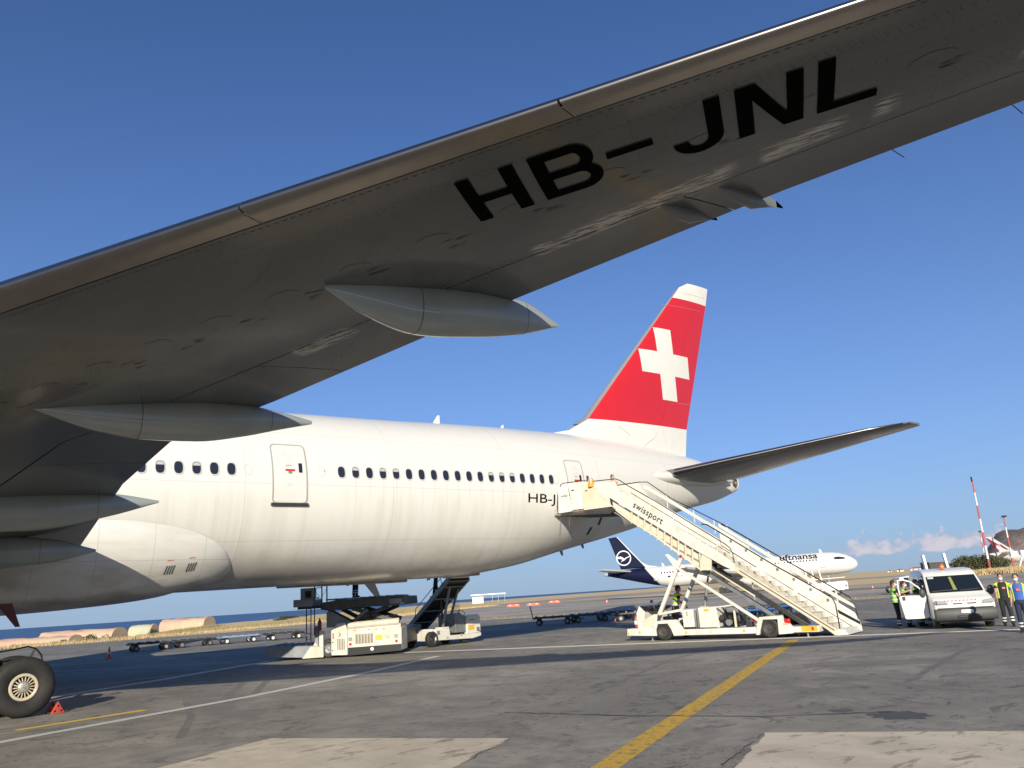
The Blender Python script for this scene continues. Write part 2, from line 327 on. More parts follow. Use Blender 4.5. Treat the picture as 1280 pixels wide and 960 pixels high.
# painted lines
def paint(name, base, worn, thr):
    m = NT(name); n1 = m.noise(7, 7, .75); n2 = m.noise(60, 3, .7)
    w = m.math('ADD', n1, m.math('MULTIPLY', n2, .35))
    m.lk(m.mix(m.rng(w, thr, thr + .14), base, worn), m.b.inputs['Base Color']); m.b.inputs['Roughness'].default_value = .75; m.b.inputs['Specular IOR Level'].default_value = .2; return m.m
WL = paint('worn_white_line_paint', (0.60, 0.58, 0.53), (0.30, 0.27, 0.22), .76)
WL2 = paint('bright_white_line_paint', (0.80, 0.77, 0.69), (0.42, 0.38, 0.31), .86)
YL = paint('worn_yellow_line_paint', (0.62, 0.38, 0.055), (0.26, 0.20, 0.10), .66)
YLB = paint('bright_yellow_line_paint', (0.75, 0.50, 0.08), (0.45, 0.3, 0.08), .85)
lines = []
def line(pts, w, mt, z, name='painted_line'):
    g = MB(); pts = [Vector((*p, 0)) for p in pts]; rr = random.Random(len(pts) * 7 + int(w * 100)); L = []; Rr = []
    dense = []
    for i in range(len(pts) - 1):
        k = max(1, int((pts[i + 1] - pts[i]).length / .5)); dense += [pts[i].lerp(pts[i + 1], j / k) for j in range(k)]
    dense.append(pts[-1])
    for i, p in enumerate(dense):
        d = (dense[min(i + 1, len(dense) - 1)] - dense[max(i - 1, 0)]).normalized(); n = Vector((-d.y, d.x, 0))
        L.append(p + n * (w / 2 + rr.uniform(-.012, .012)) + Vector((0, 0, z))); Rr.append(p - n * (w / 2 + rr.uniform(-.012, .012)) + Vector((0, 0, z)))
    n = len(dense); g.add(L + Rr, [(i, i + 1, n + i + 1, n + i) for i in range(n - 1)]); o = g.build(name, mt, sm=0); o['kind'] = 'structure'; return o
line([(34, -12.2), (37.69, -10.54), (39.42, -9.74), (43.15, -8.0), (47.97, -5.1), (52.43, -1.87)], .30, WL, .004)
line([(38.16, -8.83), (40.75, -8.05)], .26, YLB, .004)
line([(35.5, -4.4), (39.99, -1.09), (43.59, 1.28), (47.44, 4.3), (50.6, 6.6), (56.5, 11.4)], .38, WL2, .004)
line([(34, .8), (40.48, 1.95), (43.3, 2.6), (45.6, 3.1)], .2, WL, .0075)
line([(36, 21.5), (42.41, 14.05), (48.46, 6.6), (51.5, 4.9)], .28, WL, .0075)
line([(50.6, 6.72), (51.7, 4.65), (63.4, -17.4), (72, -33.6)], .46, WL2, .0035 + .0075)
line([(59.6, -12.0), (42.3, -21.27), (36, -24.6)], .34, YL, .004)
line([(46.0, 24.5), (55, 19.0), (62, 16.4)], .35, WL, .004)
line([(66, 1.5), (73, -6), (82, -16)], .12, WL, .004)
# cracks and a round patch
CR = mat('crack_filler', (0.035, 0.032, 0.03), .8)
def crack(pts, w, seed):
    r = random.Random(seed); P = []
    for i in range(len(pts) - 1):
        k = max(2, int(math.dist(pts[i], pts[i + 1]) / .15))
        for j in range(k): t = j / k; P.append((pts[i][0] + (pts[i + 1][0] - pts[i][0]) * t + r.uniform(-.03, .03), pts[i][1] + (pts[i + 1][1] - pts[i][1]) * t + r.uniform(-.03, .03)))
    g = MB(); n = len(P); g.add([(x, y, .0115) for x, y in P] + [(x + w * r.uniform(.3, 1.2), y + w * .6, .0115) for x, y in P], [(i, i + 1, n + i + 1, n + i) for i in range(n - 1)])
    o = g.build('pavement_crack', CR, sm=0); o['kind'] = 'structure'
crack([(44.5, -16.5), (45.2, -18.6), (46.1, -20.6), (47.4, -22.1)], .035, 1)
crack([(43.1, -22.3), (45.06, -21.46)], .05, 2)
crack([(38.4, -16.35), (40.87, -15.16)], .03, 3)
crack([(42.9, -18.7), (41.3, -19.75)], .04, 4)
PT = mat('tar_patch', (0.10, 0.09, 0.08), .7, var=.3, scale=6)
g = MB(); cx, cy = 47.1, -22.2; g.add([(cx + .36 * math.cos(k * PI / 14) * (1 + .22 * math.sin(k * 2.3)), cy + .40 * math.sin(k * PI / 14) * (1 + .2 * math.sin(k * 1.7)), .004) for k in range(28)], [tuple(range(28))]); o = g.build('tar_patch', PT, sm=0); o['kind'] = 'structure'
rs = random.Random(21)
def blot(cx, cy, r, k, rs_):
    st_ = rs_.uniform(.8, 2.6); a0 = rs_.uniform(0, PI); L = []
    for i in range(26):
        a = 2 * PI * i / 26; rr = r * (1 + .3 * math.sin(a * 2 + k) + .22 * math.sin(a * 5 + k * 2) + .12 * math.sin(a * 9 + k)); x = rr * st_ * math.cos(a); y = rr * math.sin(a)
        L.append((cx + x * math.cos(a0) - y * math.sin(a0), cy + x * math.sin(a0) + y * math.cos(a0), .0035))
    return L
# tyre tracks
TR = mat('tyre_track_rubber', (0.13, 0.118, 0.105), .8, var=.6, scale=3, color2=(0.22, 0.195, 0.165))
for pts, w in (([(39.9, -13.6), (41.0, -10.6), (41.9, -7.2)], .16), ([(42.9, -7.2), (44.6, -3.6)], .22), ([(43.5, -7.4), (45.2, -3.9)], .2), ([(40.2, -5.4), (44, -2.9), (49, -.6)], .12), ([(47, -16), (53, -12.6), (60, -9.9)], .14), ([(50.5, -20.5), (57, -18.6), (66, -18.4)], .16)):
    line(pts, w, TR, .0018, 'tyre_track')
# ------------------------------------------------------------------ far land: hill and low ridge
m = NT('scrub_hillside'); n1 = m.noise(.006, 7, .65); n2 = m.noise(.03, 6, .7)
cc_ = m.mix(m.rng(n1, .4, .6), (0.17, 0.125, 0.115), (0.25, 0.185, 0.16)); cc_ = m.mix(m.rng(n2, .5, .7), cc_, (0.09, 0.08, 0.06)); m.lk(cc_, m.b.inputs['Base Color']); m.b.inputs['Roughness'].default_value = .95; m.bump(n2, .8, 14)
def ridge(name, prof, dist, depth, seed, rough):
    """prof: (azimuth deg, height)"""
    r = random.Random(seed); vs = []; fs = []; n = 120; k = 16
    az0, az1 = prof[0][0], prof[-1][0]
    for i in range(n):
        az = az0 + (az1 - az0) * i / (n - 1); H = float(np.interp(az, [p[0] for p in prof], [p[1] for p in prof])) * (1 + rough * (math.sin(az * 9 + seed) * .5 + math.sin(az * 23) * .3 + r.uniform(-.3, .3)))
        for j in range(k):
            t = j / (k - 1); d = dist + depth * t; h = H * (ss(t / .45) if t < .45 else 1 - .15 * (t - .45)); h *= 1 + .06 * math.sin(az * 31 + j * 1.3) * (1 - t)
            x, y = polar(az, d); vs.append((x, y, h - 8))
    for i in range(n - 1):
        for j in range(k - 1): fs.append((i * k + j, i * k + j + 1, (i + 1) * k + j + 1, (i + 1) * k + j))
    g = MB(); g.add(vs, fs); o = g.build(name, MATS['scrub_hillside'], sm=60); o['kind'] = 'structure'; return o
ridge('hill', [(65.6, 4), (66.3, 30), (66.9, 62), (67.4, 104), (67.6, 118), (68.6, 124), (71, 132), (80, 140), (95, 110), (110, 30)], 2900, 900, 3, .02)
ridge('low_ridge', [(56, 2), (59, 9), (60.5, 12), (62.5, 16), (64.5, 30), (66, 36), (70, 40), (90, 30)], 4600, 700, 5, .04)
# ------------------------------------------------------------------ the big airliner
m = NT('airliner_white_paint')
X, Y, Z = m.xyz.outputs
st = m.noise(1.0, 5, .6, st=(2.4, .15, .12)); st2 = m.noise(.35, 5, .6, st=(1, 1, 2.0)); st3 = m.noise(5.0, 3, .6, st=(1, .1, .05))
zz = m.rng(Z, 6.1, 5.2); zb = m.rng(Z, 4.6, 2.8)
win = m.math('LESS_THAN', m.math('PINGPONG', m.math('SUBTRACT', X, 48.07), .2667), .035)
winm = m.math('MULTIPLY', m.math('MULTIPLY', win, m.rng(Z, 6.3, 6.15)), m.rng(Z, 4.9, 6.1))
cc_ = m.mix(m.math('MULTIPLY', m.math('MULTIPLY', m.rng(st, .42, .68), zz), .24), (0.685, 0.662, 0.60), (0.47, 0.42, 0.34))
cc_ = m.mix(m.math('MULTIPLY', m.math('MULTIPLY', winm, m.rng(X, 48, 48.1)), .16), cc_, (0.36, 0.30, 0.22))
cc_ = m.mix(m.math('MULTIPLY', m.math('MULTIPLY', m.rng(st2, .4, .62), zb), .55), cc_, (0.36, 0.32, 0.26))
cc_ = m.mix(m.math('MULTIPLY', m.rng(st3, .58, .72), .12), cc_, (0.5, 0.44, 0.34))
ln = m.math('MAXIMUM', m.line(X, 5.33, 2.1, .010), m.math('MAXIMUM', m.math('LESS_THAN', m.math('ABSOLUTE', m.math('SUBTRACT', Z, 5.93)), .009), m.math('MAXIMUM', m.math('LESS_THAN', m.math('ABSOLUTE', m.math('SUBTRACT', Z, 4.15)), .008), m.math('LESS_THAN', m.math('ABSOLUTE', m.math('SUBTRACT', Z, 7.75)), .007))))
cc_ = m.mix(m.math('MULTIPLY', ln, .45), cc_, (0.33, 0.30, 0.26))
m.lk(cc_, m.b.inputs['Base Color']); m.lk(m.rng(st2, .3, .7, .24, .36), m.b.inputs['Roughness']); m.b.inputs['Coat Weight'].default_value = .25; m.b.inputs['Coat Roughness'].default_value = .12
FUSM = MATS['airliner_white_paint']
FRAMEM = mat('window_surround', (0.62, 0.60, 0.55), .35, .2); PANE = mat('cabin_pane', (0.02, 0.022, 0.032), .08, coat=.6); SHADE = mat('window_shade', (0.45, 0.43, 0.40), .5)
SEAM = mat('door_seam', (0.36, 0.34, 0.31), .5); REDT = mat('tail_red', (0.53, 0.016, 0.022), .32, coat=.2, var=.06, scale=1.0); TWH = mat('tail_white', (0.68, 0.655, 0.59), .32, coat=.2, var=.06, scale=1.5)
METAL = mat('polished_leading_edge', (0.29, 0.265, 0.245), .30, 1.0, var=.12, scale=3)
INK = mat('black_marking', (0.003, 0.003, 0.003), .9, spec=.02)
BADGE = mat('pale_grey_marking', (0.5, 0.5, 0.48), .5)
# sections
FS = [0, .35, 1.0, 2.0, 3.5, 5.5, 8.0, 11, 48, 51, 54, 57, 60, 63, 66, 69, 71.5, 72.6, 73.2]
FC = [4.62, 5.3, 5.85, 6.55, 7.45, 8.15, 8.5, 8.58, 8.98, 9.01, 9.09, 9.13, 9.12, 9.04, 8.84, 8.53, 8.08, 7.80, 7.62]
FK = [4.5, 3.95, 3.55, 3.15, 2.75, 2.5, 2.4, 2.38, 2.79, 2.82, 2.83, 3.12, 3.72, 4.32, 4.98, 5.71, 6.2, 6.52, 6.72]
FW = [.05, .62, 1.1, 1.65, 2.25, 2.75, 3.03, 3.1, 3.1, 3.08, 3.01, 2.85, 2.56, 2.15, 1.67, 1.13, .68, .52, .44]
def cr(xs, ys, x):
    i = min(max(int(np.searchsorted(xs, x)) - 1, 0), len(xs) - 2)
    def mm(k):
        if k == 0: return (ys[1] - ys[0]) / (xs[1] - xs[0])
        if k == len(xs) - 1: return (ys[-1] - ys[-2]) / (xs[-1] - xs[-2])
        a = (ys[k] - ys[k - 1]) / (xs[k] - xs[k - 1]); b = (ys[k + 1] - ys[k]) / (xs[k + 1] - xs[k]); return 0 if a * b < 0 else (2 * a * b / (a + b) if a + b else 0)
    h = xs[i + 1] - xs[i]; t = (x - xs[i]) / h; a, b = mm(i), mm(i + 1)
    return (2 * t ** 3 - 3 * t ** 2 + 1) * ys[i] + (t ** 3 - 2 * t ** 2 + t) * h * a + (-2 * t ** 3 + 3 * t ** 2) * ys[i + 1] + (t ** 3 - t ** 2) * h * b
def fsec(s): return cr(FS, FC, s), cr(FS, FK, s), cr(FS, FW, s)
def fside(s, z, off=0.0, sd=-1):
    """point on the fuselage side at station s and height z, off metres proud of the skin"""
    C, K, W = fsec(s); md = (C + K) / 2; h = (C - K) / 2; t = max(-1, min(1, (z - md) / h)); y = W * math.sqrt(max(0, 1 - t * t))
    n = Vector((0, y / W ** 2 if W else 0, (z - md) / h ** 2)); n.normalize()
    return Vector((s, sd * (y + off * n.y), z + off * n.z))
J = thing('jet_airliner', 'big white airliner overhead with a white cross on its red tail fin', 'airliner', (37, 0, 0), w=True)
g = MB(); N = 72; st_ = [0, .08, .2, .35, .6, 1, 1.5, 2, 2.7, 3.5, 4.5, 5.5, 6.7, 8, 9.5, 11] + [12 + 2 * i for i in range(18)] + [48 + i * .6 for i in range(42)] + [73.2]
rings = []
for s in st_:
    C, K, W = fsec(s); md = (C + K) / 2; h = (C - K) / 2
    p = 1.0 if s < 70 else 1 - .12 * (s - 70) / 3.2
    rings.append([(s, W * math.copysign(abs(math.sin(2 * PI * k / N)) ** p, math.sin(2 * PI * k / N)), md + h * math.cos(2 * PI * k / N)) for k in range(N)])
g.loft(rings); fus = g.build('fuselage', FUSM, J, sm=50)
# wing-to-body fairing
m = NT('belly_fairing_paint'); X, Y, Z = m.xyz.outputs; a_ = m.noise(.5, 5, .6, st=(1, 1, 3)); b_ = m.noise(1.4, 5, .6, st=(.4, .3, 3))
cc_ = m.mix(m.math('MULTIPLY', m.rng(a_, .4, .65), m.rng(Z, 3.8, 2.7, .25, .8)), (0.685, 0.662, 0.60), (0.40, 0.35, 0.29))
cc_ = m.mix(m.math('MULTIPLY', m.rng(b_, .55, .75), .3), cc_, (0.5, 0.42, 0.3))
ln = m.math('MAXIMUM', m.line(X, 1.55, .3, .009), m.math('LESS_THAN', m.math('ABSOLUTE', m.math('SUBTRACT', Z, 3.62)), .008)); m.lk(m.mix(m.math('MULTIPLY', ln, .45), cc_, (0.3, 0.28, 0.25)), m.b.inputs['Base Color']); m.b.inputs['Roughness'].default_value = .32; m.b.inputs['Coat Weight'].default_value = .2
def bend_(z): return float(np.interp(z, [2.7, 2.88, 2.99, 3.11, 3.33, 3.45, 3.61, 3.89, 4.27, 4.59, 4.73, 4.88, 5.0, 5.1, 5.3], [43.2, 43.6, 44.1, 44.57, 44.75, 44.76, 44.7, 44.48, 44.0, 43.2, 42.6, 41.6, 40.0, 36, 30]))
def bpt(s, th, off=0.0):
    """belly fairing: the fuselage skin pushed outwards; th measured from the keel, + towards starboard"""
    C, K, W = fsec(s); md = (C + K) / 2; h = (C - K) / 2; z = md - h * math.cos(th); y = W * math.sin(th); e = bend_(z + .06); f0 = 21 + (44.76 - e) * .6
    D = float(np.interp(z, [2.7, 3.2, 3.8, 4.4, 4.9, 5.2], [.36, .66, .62, .44, .20, .02]))
    q = min(1, max(0, (e - s) / 5.5)); q2 = min(1, max(0, (s - f0) / 5)); d = D * (1 - (1 - q) ** 2) ** .62 * (1 - (1 - q2) ** 2) ** .7 - (.03 if q == 0 else 0) + off
    return Vector((s, y + d * math.sin(th), z - d * math.cos(th)))
g = MB(); rings = []; NS, NT_ = 70, 56; vs = []
for i in range(NS + 1):
    for k in range(NT_ + 1):
        th = math.radians(-82 + 164 * k / NT_); z = 5.87 - 3.1 * math.cos(th); e = bend_(z + .06); f0 = 21 + (44.76 - e) * .6; t = i / NS; t = 1 - (1 - t) ** 1.7 if t > .0 else 0; vs.append(bpt(f0 + (e - f0) * t + (.02 if i == NS else 0), th))
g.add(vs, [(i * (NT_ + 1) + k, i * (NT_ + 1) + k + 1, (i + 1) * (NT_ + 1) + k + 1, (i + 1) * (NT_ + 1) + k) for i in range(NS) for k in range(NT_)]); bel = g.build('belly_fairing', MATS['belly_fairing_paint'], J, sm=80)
def bside(s, z, off=0.0): return bpt(s, -math.acos(max(-1, min(1, (5.87 - z) / 3.1))), off)
for s0 in (42.55, 43.2):
    g = MB()
    for k in range(4): a = bside(s0 + k * .075 + .05, 3.80, .012); b2 = bside(s0 + k * .075, 3.62, .012); g.beam(a, b2, .022, .012)
    g.build('louvre', mat('louvre_dark', (0.10, 0.09, 0.08), .6), bel)
    g = MB(); g.beam(bside(s0 + .02, 3.92, .008), bside(s0 + .2, 3.92, .008), .008, .025); g.build('red_marking', mat('faded_red_print', (0.6, 0.16, 0.1), .5), bel)
# cabin windows: each its own, sharing three meshes
def win_mesh():
    fr = MB(); pn = MB(); sh = MB(); n = 20
    def ov(a, b, y): return [(a * math.copysign(abs(math.cos(2 * PI * k / n)) ** .75, math.cos(2 * PI * k / n)), y, b * math.copysign(abs(math.sin(2 * PI * k / n)) ** .75, math.sin(2 * PI * k / n))) for k in range(n)]
    fr.loft([ov(.172, .235, .03), ov(.168, .231, -.006), ov(.135, .195, -.010), ov(.125, .185, .01), ov(.125, .185, .03)], caps=False)
    pn.add(ov(.128, .188, -.004), [tuple(range(n))])
    top = [(x, -.006, z) for x, y, z in ov(.118, .178, 0) if z >= .03]; sh.add(top, [tuple(range(len(top)))])
    return fr.mesh('window', FRAMEM), pn.mesh('pane', PANE), sh.mesh('shade', SHADE)
wf, wp, wsh = win_mesh(); rr = random.Random(4)
spots = [48.0729 + .5334 * i for i in range(19)] + [42.1718 + .5334 * i for i in range(-10, 5)]
for s in spots:
    z = 6.40 + .0111 * (s - 48); p = fside(s, z); C, K, W = fsec(s); tilt = math.atan2((z - (C + K) / 2) / ((C - K) / 2) ** 2, math.sqrt(max(.01, 1 - ((z - (C + K) / 2) / ((C - K) / 2)) ** 2)) / W)
    d_ = fside(s + .2, z) - fside(s - .2, z); M = Matrix.Translation(p) @ Matrix.Rotation(math.atan2(d_.y, d_.x), 4, 'Z') @ Matrix.Rotation(-tilt, 4, 'X')
    o = inst('window', wf, J, M=M); inst('pane', wp, o)
    if rr.random() < .22: inst('shade', wsh, o)
for s in (44.85, 57.95, 47.35):      # blanked window position
    n = 18; g = MB(); C, K, W = fsec(s); g.add([fside(s + .13 * math.cos(2 * PI * k / n), 6.4 + .0111 * (s - 48) + .19 * math.sin(2 * PI * k / n), .004) for k in range(n)] + [fside(s + .12 * math.cos(2 * PI * k / n), 6.4 + .0111 * (s - 48) + .18 * math.sin(2 * PI * k / n), .004) for k in range(n)], [(k, (k + 1) % n, (k + 1) % n + n, k + n) for k in range(n)]); g.build('blanked_window', SEAM, J)
def rrect(x0, x1, z0, z1, r, n=6):
    P = []
    for cx, cz, a0 in ((x1 - r, z1 - r, 0), (x0 + r, z1 - r, PI / 2), (x0 + r, z0 + r, PI), (x1 - r, z0 + r, 1.5 * PI)):
        for k in range(n + 1): a = a0 + PI / 2 * k / n; P.append((cx + r * math.cos(a), cz + r * math.sin(a)))
    return P
def dens(P, k=6):
    out = []
    for i in range(len(P)):
        a, b = P[i], P[(i + 1) % len(P)]; d = math.dist(a, b); q = max(1, int(d / .12))
        out += [(a[0] + (b[0] - a[0]) * j / q, a[1] + (b[1] - a[1]) * j / q) for j in range(q)]
    return out
def outline(name, P, w, off, mt, par, fn=fside):
    cx = sum(p[0] for p in P) / len(P); cz = sum(p[1] for p in P) / len(P); P = dens(P); n = len(P); g = MB()
    sx_ = (max(p[0] for p in P) - cx); sz_ = (max(p[1] for p in P) - cz)
    inn = [(cx + (x - cx) * (1 - w / sx_), cz + (z - cz) * (1 - w / sz_)) for x, z in P]
    vs = [fn(x, z, 0) for x, z in P] + [fn(x, z, off) for x, z in P] + [fn(x, z, off) for x, z in inn] + [fn(x, z, 0) for x, z in inn]
    fs = []
    for b0 in (0, n, 2 * n): fs += [(b0 + i, b0 + (i + 1) % n, b0 + n + (i + 1) % n, b0 + n + i) for i in range(n)]
    g.add(vs, fs); return g.build(name, mt, par)
def grid(name, x0, x1, z0, z1, off, mt, par, nx=8, nz=14, fn=fside, lean=0.0):
    g = MB(); vs = []; 
    for j in range(nz + 1):
        for i in range(nx + 1): z = z0 + (z1 - z0) * j / nz; vs.append(fn(x0 + (x1 - x0) * i / nx + lean * (z - z0), z, off))
    g.add(vs, [(j * (nx + 1) + i, j * (nx + 1) + i + 1, (j + 1) * (nx + 1) + i + 1, (j + 1) * (nx + 1) + i) for j in range(nz) for i in range(nx)]); return g.build(name, mt, par)
def cabin_door(x0, x1, z0, z1, lbl):
    d = grid('door', x0 + .05, x1 - .05, z0 + .06, z1 - .03, .012, TWH, J)
    d['label'] = lbl
    outline('door_frame', rrect(x0, x1, z0, z1, .16), .035, .022, SEAM, d)
    g = MB(); g.beam(fside(x0 - .02, z0 - .02, .03), fside(x1 + .02, z0 - .02, .03), .10, .09); g.build('sill', mat('sill_black', (.03, .03, .03), .5), d)
    grid('door_window', x1 - .30, x1 - .17, z0 + 1.02, z0 + 1.34, .02, PANE, d, 2, 3)
    grid('handle', x0 + .45, x0 + .78, z0 + 1.06, z0 + 1.13, .02, RED, d, 2, 1)
    grid('handle_recess', x0 + .55, x0 + .68, z0 + .98, z0 + 1.06, .02, GREYM, d, 2, 1)
    for zz_, ww in ((z0 + 1.62, .34), (z0 + 1.38, .24), (z0 + .62, .15)): outline('placard', rrect(x0 + .58 - ww / 2, x0 + .58 + ww / 2, zz_ - .045, zz_ + .045, .02, 2), .012, .018, BADGE, d)
    n = 8; g = MB(); g.add([fside(x0 + .58 + .15 * math.cos(a), z0 + 1.17 + .1 * math.sin(a), .018) for a in [PI * (.25 + .5 * k / n) for k in range(n + 1)]] + [fside(x0 + .58 + .13 * math.cos(a), z0 + 1.15 + .1 * math.sin(a), .018) for a in [PI * (.25 + .5 * k / n) for k in range(n + 1)]], [(k, k + 1, n + 2 + k, n + 1 + k) for k in range(n)]); g.build('red_arc', RED, d)
cabin_door(45.62, 46.83, 5.30, 7.30, 'closed cabin door ahead of the long window row')
cabin_door(58.62, 59.70, 5.44, 7.42, 'rear cabin door behind the stair platform')
grid('door_sensor', 47.42, 47.47, 6.38, 6.46, .01, SEAM, J, 1, 1)
text_part('HB-JNL', lambda x, y: fside(56.32 + x, 5.42 + y, .012), .4, INK, J, fit=(2.7, .47), bold=.002, name='registration', sub=1)
for s0, z0 in ((61.0, 4.75), (60.55, 4.35)): grid('service_panel', s0, s0 + .16, z0, z0 + .3, .012, BLACKP, J, 1, 1)
# roof antennas
for s0, hh, ww in ((53.9, .42, .42), (57.35, .22, .26), (46.0, .3, .4)):
    C = fsec(s0)[0]; g = MB(); g.prism([(s0 - ww / 2, C - .05), (s0 + ww / 2, C - .05), (s0 + ww * .5, C + hh), (s0 + ww * .28, C + hh)], -.025, .025); g.build('antenna', TWH, J)
g = MB(); g.prism([(38.34, 2.6), (38.70, 2.6), (38.93, 1.98), (38.82, 1.98)], -2.53, -2.46); g.build('drain_mast', mat('rusty_red_mast', (0.16, 0.03, 0.02), .5), J)
for s0, L_ in ((49.6, .12), (61.5, .16), (60.2, .2)): K = fsec(s0)[1]; g = MB(); g.prism([(s0, K + .05), (s0 + .2, K + .05), (s0 + .22, K - L_), (s0 + .14, K - L_)], -.015, .015); g.build('belly_antenna', GREYM, J)
# cargo door openings hung open on the far side: keel fairing strips under the belly
K = fsec(50)[1]
for c_, d_, y_ in (((50.0, .7, K - .01), (5.2, .5, .12), 0), ((55.2, .5, fsec(55.2)[1] + .0), (1.6, .45, .1), -.03)): g = MB(); g.box(c_, d_, 0, ry=y_); g.build('keel_strip', mat('dirty_keel', (0.42, 0.38, 0.3), .6, var=.5, scale=3), J, bev=.03)
g = MB(); g.prism([(52.1, 2.9), (52.6, 2.9), (52.95, 2.12), (52.8, 2.12)], 3.2, 3.28); g.build('cargo_door_corner', TWH, J)
# APU exhaust
a = Vector((72.72, -.53, 7.18)); d_ = Vector((.25, -.96, .0)).normalized(); g = MB(); g.lathe(a - d_ * .1, d_, [(.19, .0), (.19, .17), (.235, .17), (.25, -.1)], 20); ap = g.build('apu_exhaust', [mat('exhaust_metal', (.20, .18, .16), .45, .6)], J); g = MB(); g.lathe(a - d_ * .1, d_, [(.001, .09), (.19, .09)], 20); g.build('exhaust_opening', DARK, ap)
# ------------------------------------------------------------------ wings
AX = [0, .0005, .0015, .004, .015, .035, .07, .13, .22, .35, .5, .65, .72, .8, .88, .95, 1.0]
AU = [0, .07, .122, .2, .4, .56, .73, .88, .98, 1.0, .95, .80, .70, .54, .34, .15, .02]
AL = [0, .065, .112, .18, .34, .50, .66, .82, .95, 1.0, .88, .58, .42, .24, .11, .035, .02]
UU = [0, 3.1, 9.7, 12.8, 15.4, 18.6, 20.3, 23.8, 26.1, 29.6, 31.2, 32.4]
ULE = [24.0, 26.1, 30.6, 32.7, 34.45, 36.62, 37.78, 40.18, 41.74, 44.15, 46.0, 48.5]
UTE = [40.3, 40.15, 39.68, 39.78, 40.77, 41.81, 42.38, 43.66, 44.66, 46.4, 47.7, 49.3]
def wz(u): return 3.70 + .114 * u
def wth(u): return float(np.interp(u, [0, 10, 20, 32.4], [.13, .105, .095, .085])) / 2
def wpt(u, x, up, side=-1, off=0.0):
    le = float(np.interp(u, UU, ULE)); te = float(np.interp(u, UU, UTE)); c_ = te - le; t = wth(u) * c_
    z = wz(u) + (t * float(np.interp(x, AX, AU)) if up else -t * float(np.interp(x, AX, AL))) + (off if up else -off)
    return Vector((le + c_ * x, side * u, z))
def wlow(s, u, off=0.012, side=-1):
    le = float(np.interp(u, UU, ULE)); te = float(np.interp(u, UU, UTE)); return wpt(u, (s - le) / (te - le), False, side, off)
m = NT('wing_underside_grey')
X, Y, Z = m.xyz.outputs
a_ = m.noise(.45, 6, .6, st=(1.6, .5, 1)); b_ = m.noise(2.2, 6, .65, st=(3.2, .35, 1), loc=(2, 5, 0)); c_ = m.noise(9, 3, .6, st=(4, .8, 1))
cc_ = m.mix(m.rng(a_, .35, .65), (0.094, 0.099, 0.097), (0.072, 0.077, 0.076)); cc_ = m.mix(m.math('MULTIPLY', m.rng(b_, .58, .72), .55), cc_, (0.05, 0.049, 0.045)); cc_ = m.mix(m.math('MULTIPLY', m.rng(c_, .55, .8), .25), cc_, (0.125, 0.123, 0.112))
# panel seams running with the sweep and across it
sw = m.math('ADD', m.math('MULTIPLY', X, .826), m.math('MULTIPLY', Y, .563)); cw = m.math('ADD', m.math('MULTIPLY', X, -.563), m.math('MULTIPLY', Y, .826))
ln = m.math('MAXIMUM', m.line(sw, 1.05, .31, .006), m.line(cw, 2.9, .7, .006)); cc_ = m.mix(m.math('MULTIPLY', ln, .4), cc_, (0.05, 0.047, 0.044))
# bright reflections just ahead of the flaps, painted in as pale streaks
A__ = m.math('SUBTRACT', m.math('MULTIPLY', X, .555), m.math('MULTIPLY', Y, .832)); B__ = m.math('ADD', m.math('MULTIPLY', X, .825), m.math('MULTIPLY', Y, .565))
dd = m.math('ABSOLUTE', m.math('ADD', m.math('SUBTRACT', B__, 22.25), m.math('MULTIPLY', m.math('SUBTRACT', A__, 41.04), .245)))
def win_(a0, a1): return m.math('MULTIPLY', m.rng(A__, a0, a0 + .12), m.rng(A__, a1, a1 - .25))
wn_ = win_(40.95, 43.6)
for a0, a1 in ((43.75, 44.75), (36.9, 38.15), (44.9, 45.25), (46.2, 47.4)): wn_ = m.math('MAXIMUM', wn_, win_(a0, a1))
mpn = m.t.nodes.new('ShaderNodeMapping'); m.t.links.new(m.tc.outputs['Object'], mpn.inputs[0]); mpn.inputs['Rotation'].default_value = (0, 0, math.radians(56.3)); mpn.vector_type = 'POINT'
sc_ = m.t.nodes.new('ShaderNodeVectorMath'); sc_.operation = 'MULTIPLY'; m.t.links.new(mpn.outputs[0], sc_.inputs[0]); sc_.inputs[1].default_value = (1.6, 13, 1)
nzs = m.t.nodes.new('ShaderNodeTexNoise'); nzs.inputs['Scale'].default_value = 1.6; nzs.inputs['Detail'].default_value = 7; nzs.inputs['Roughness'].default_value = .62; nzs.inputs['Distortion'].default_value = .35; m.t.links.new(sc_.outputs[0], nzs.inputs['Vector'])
reflm = m.math('MULTIPLY', m.math('MULTIPLY', wn_, m.rng(dd, .24, .10)), m.rng(nzs.outputs[0], .465, .52))
m.lk(m.mix(m.math('MULTIPLY', reflm, .85), cc_, (0.48, 0.46, 0.41)), m.b.inputs['Base Color'])
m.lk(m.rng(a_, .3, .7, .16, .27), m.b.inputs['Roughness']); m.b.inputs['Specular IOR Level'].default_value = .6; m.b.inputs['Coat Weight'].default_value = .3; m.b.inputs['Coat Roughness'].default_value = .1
m.bump(m.noise(1.1, 3, .5, st=(1, .6, 1)), .18, .02)
WG = MATS['wing_underside_grey']; FAIR = mat('fairing_grey_paint', (0.29, 0.315, 0.30), .26, var=.15, scale=1.2, coat=.4)
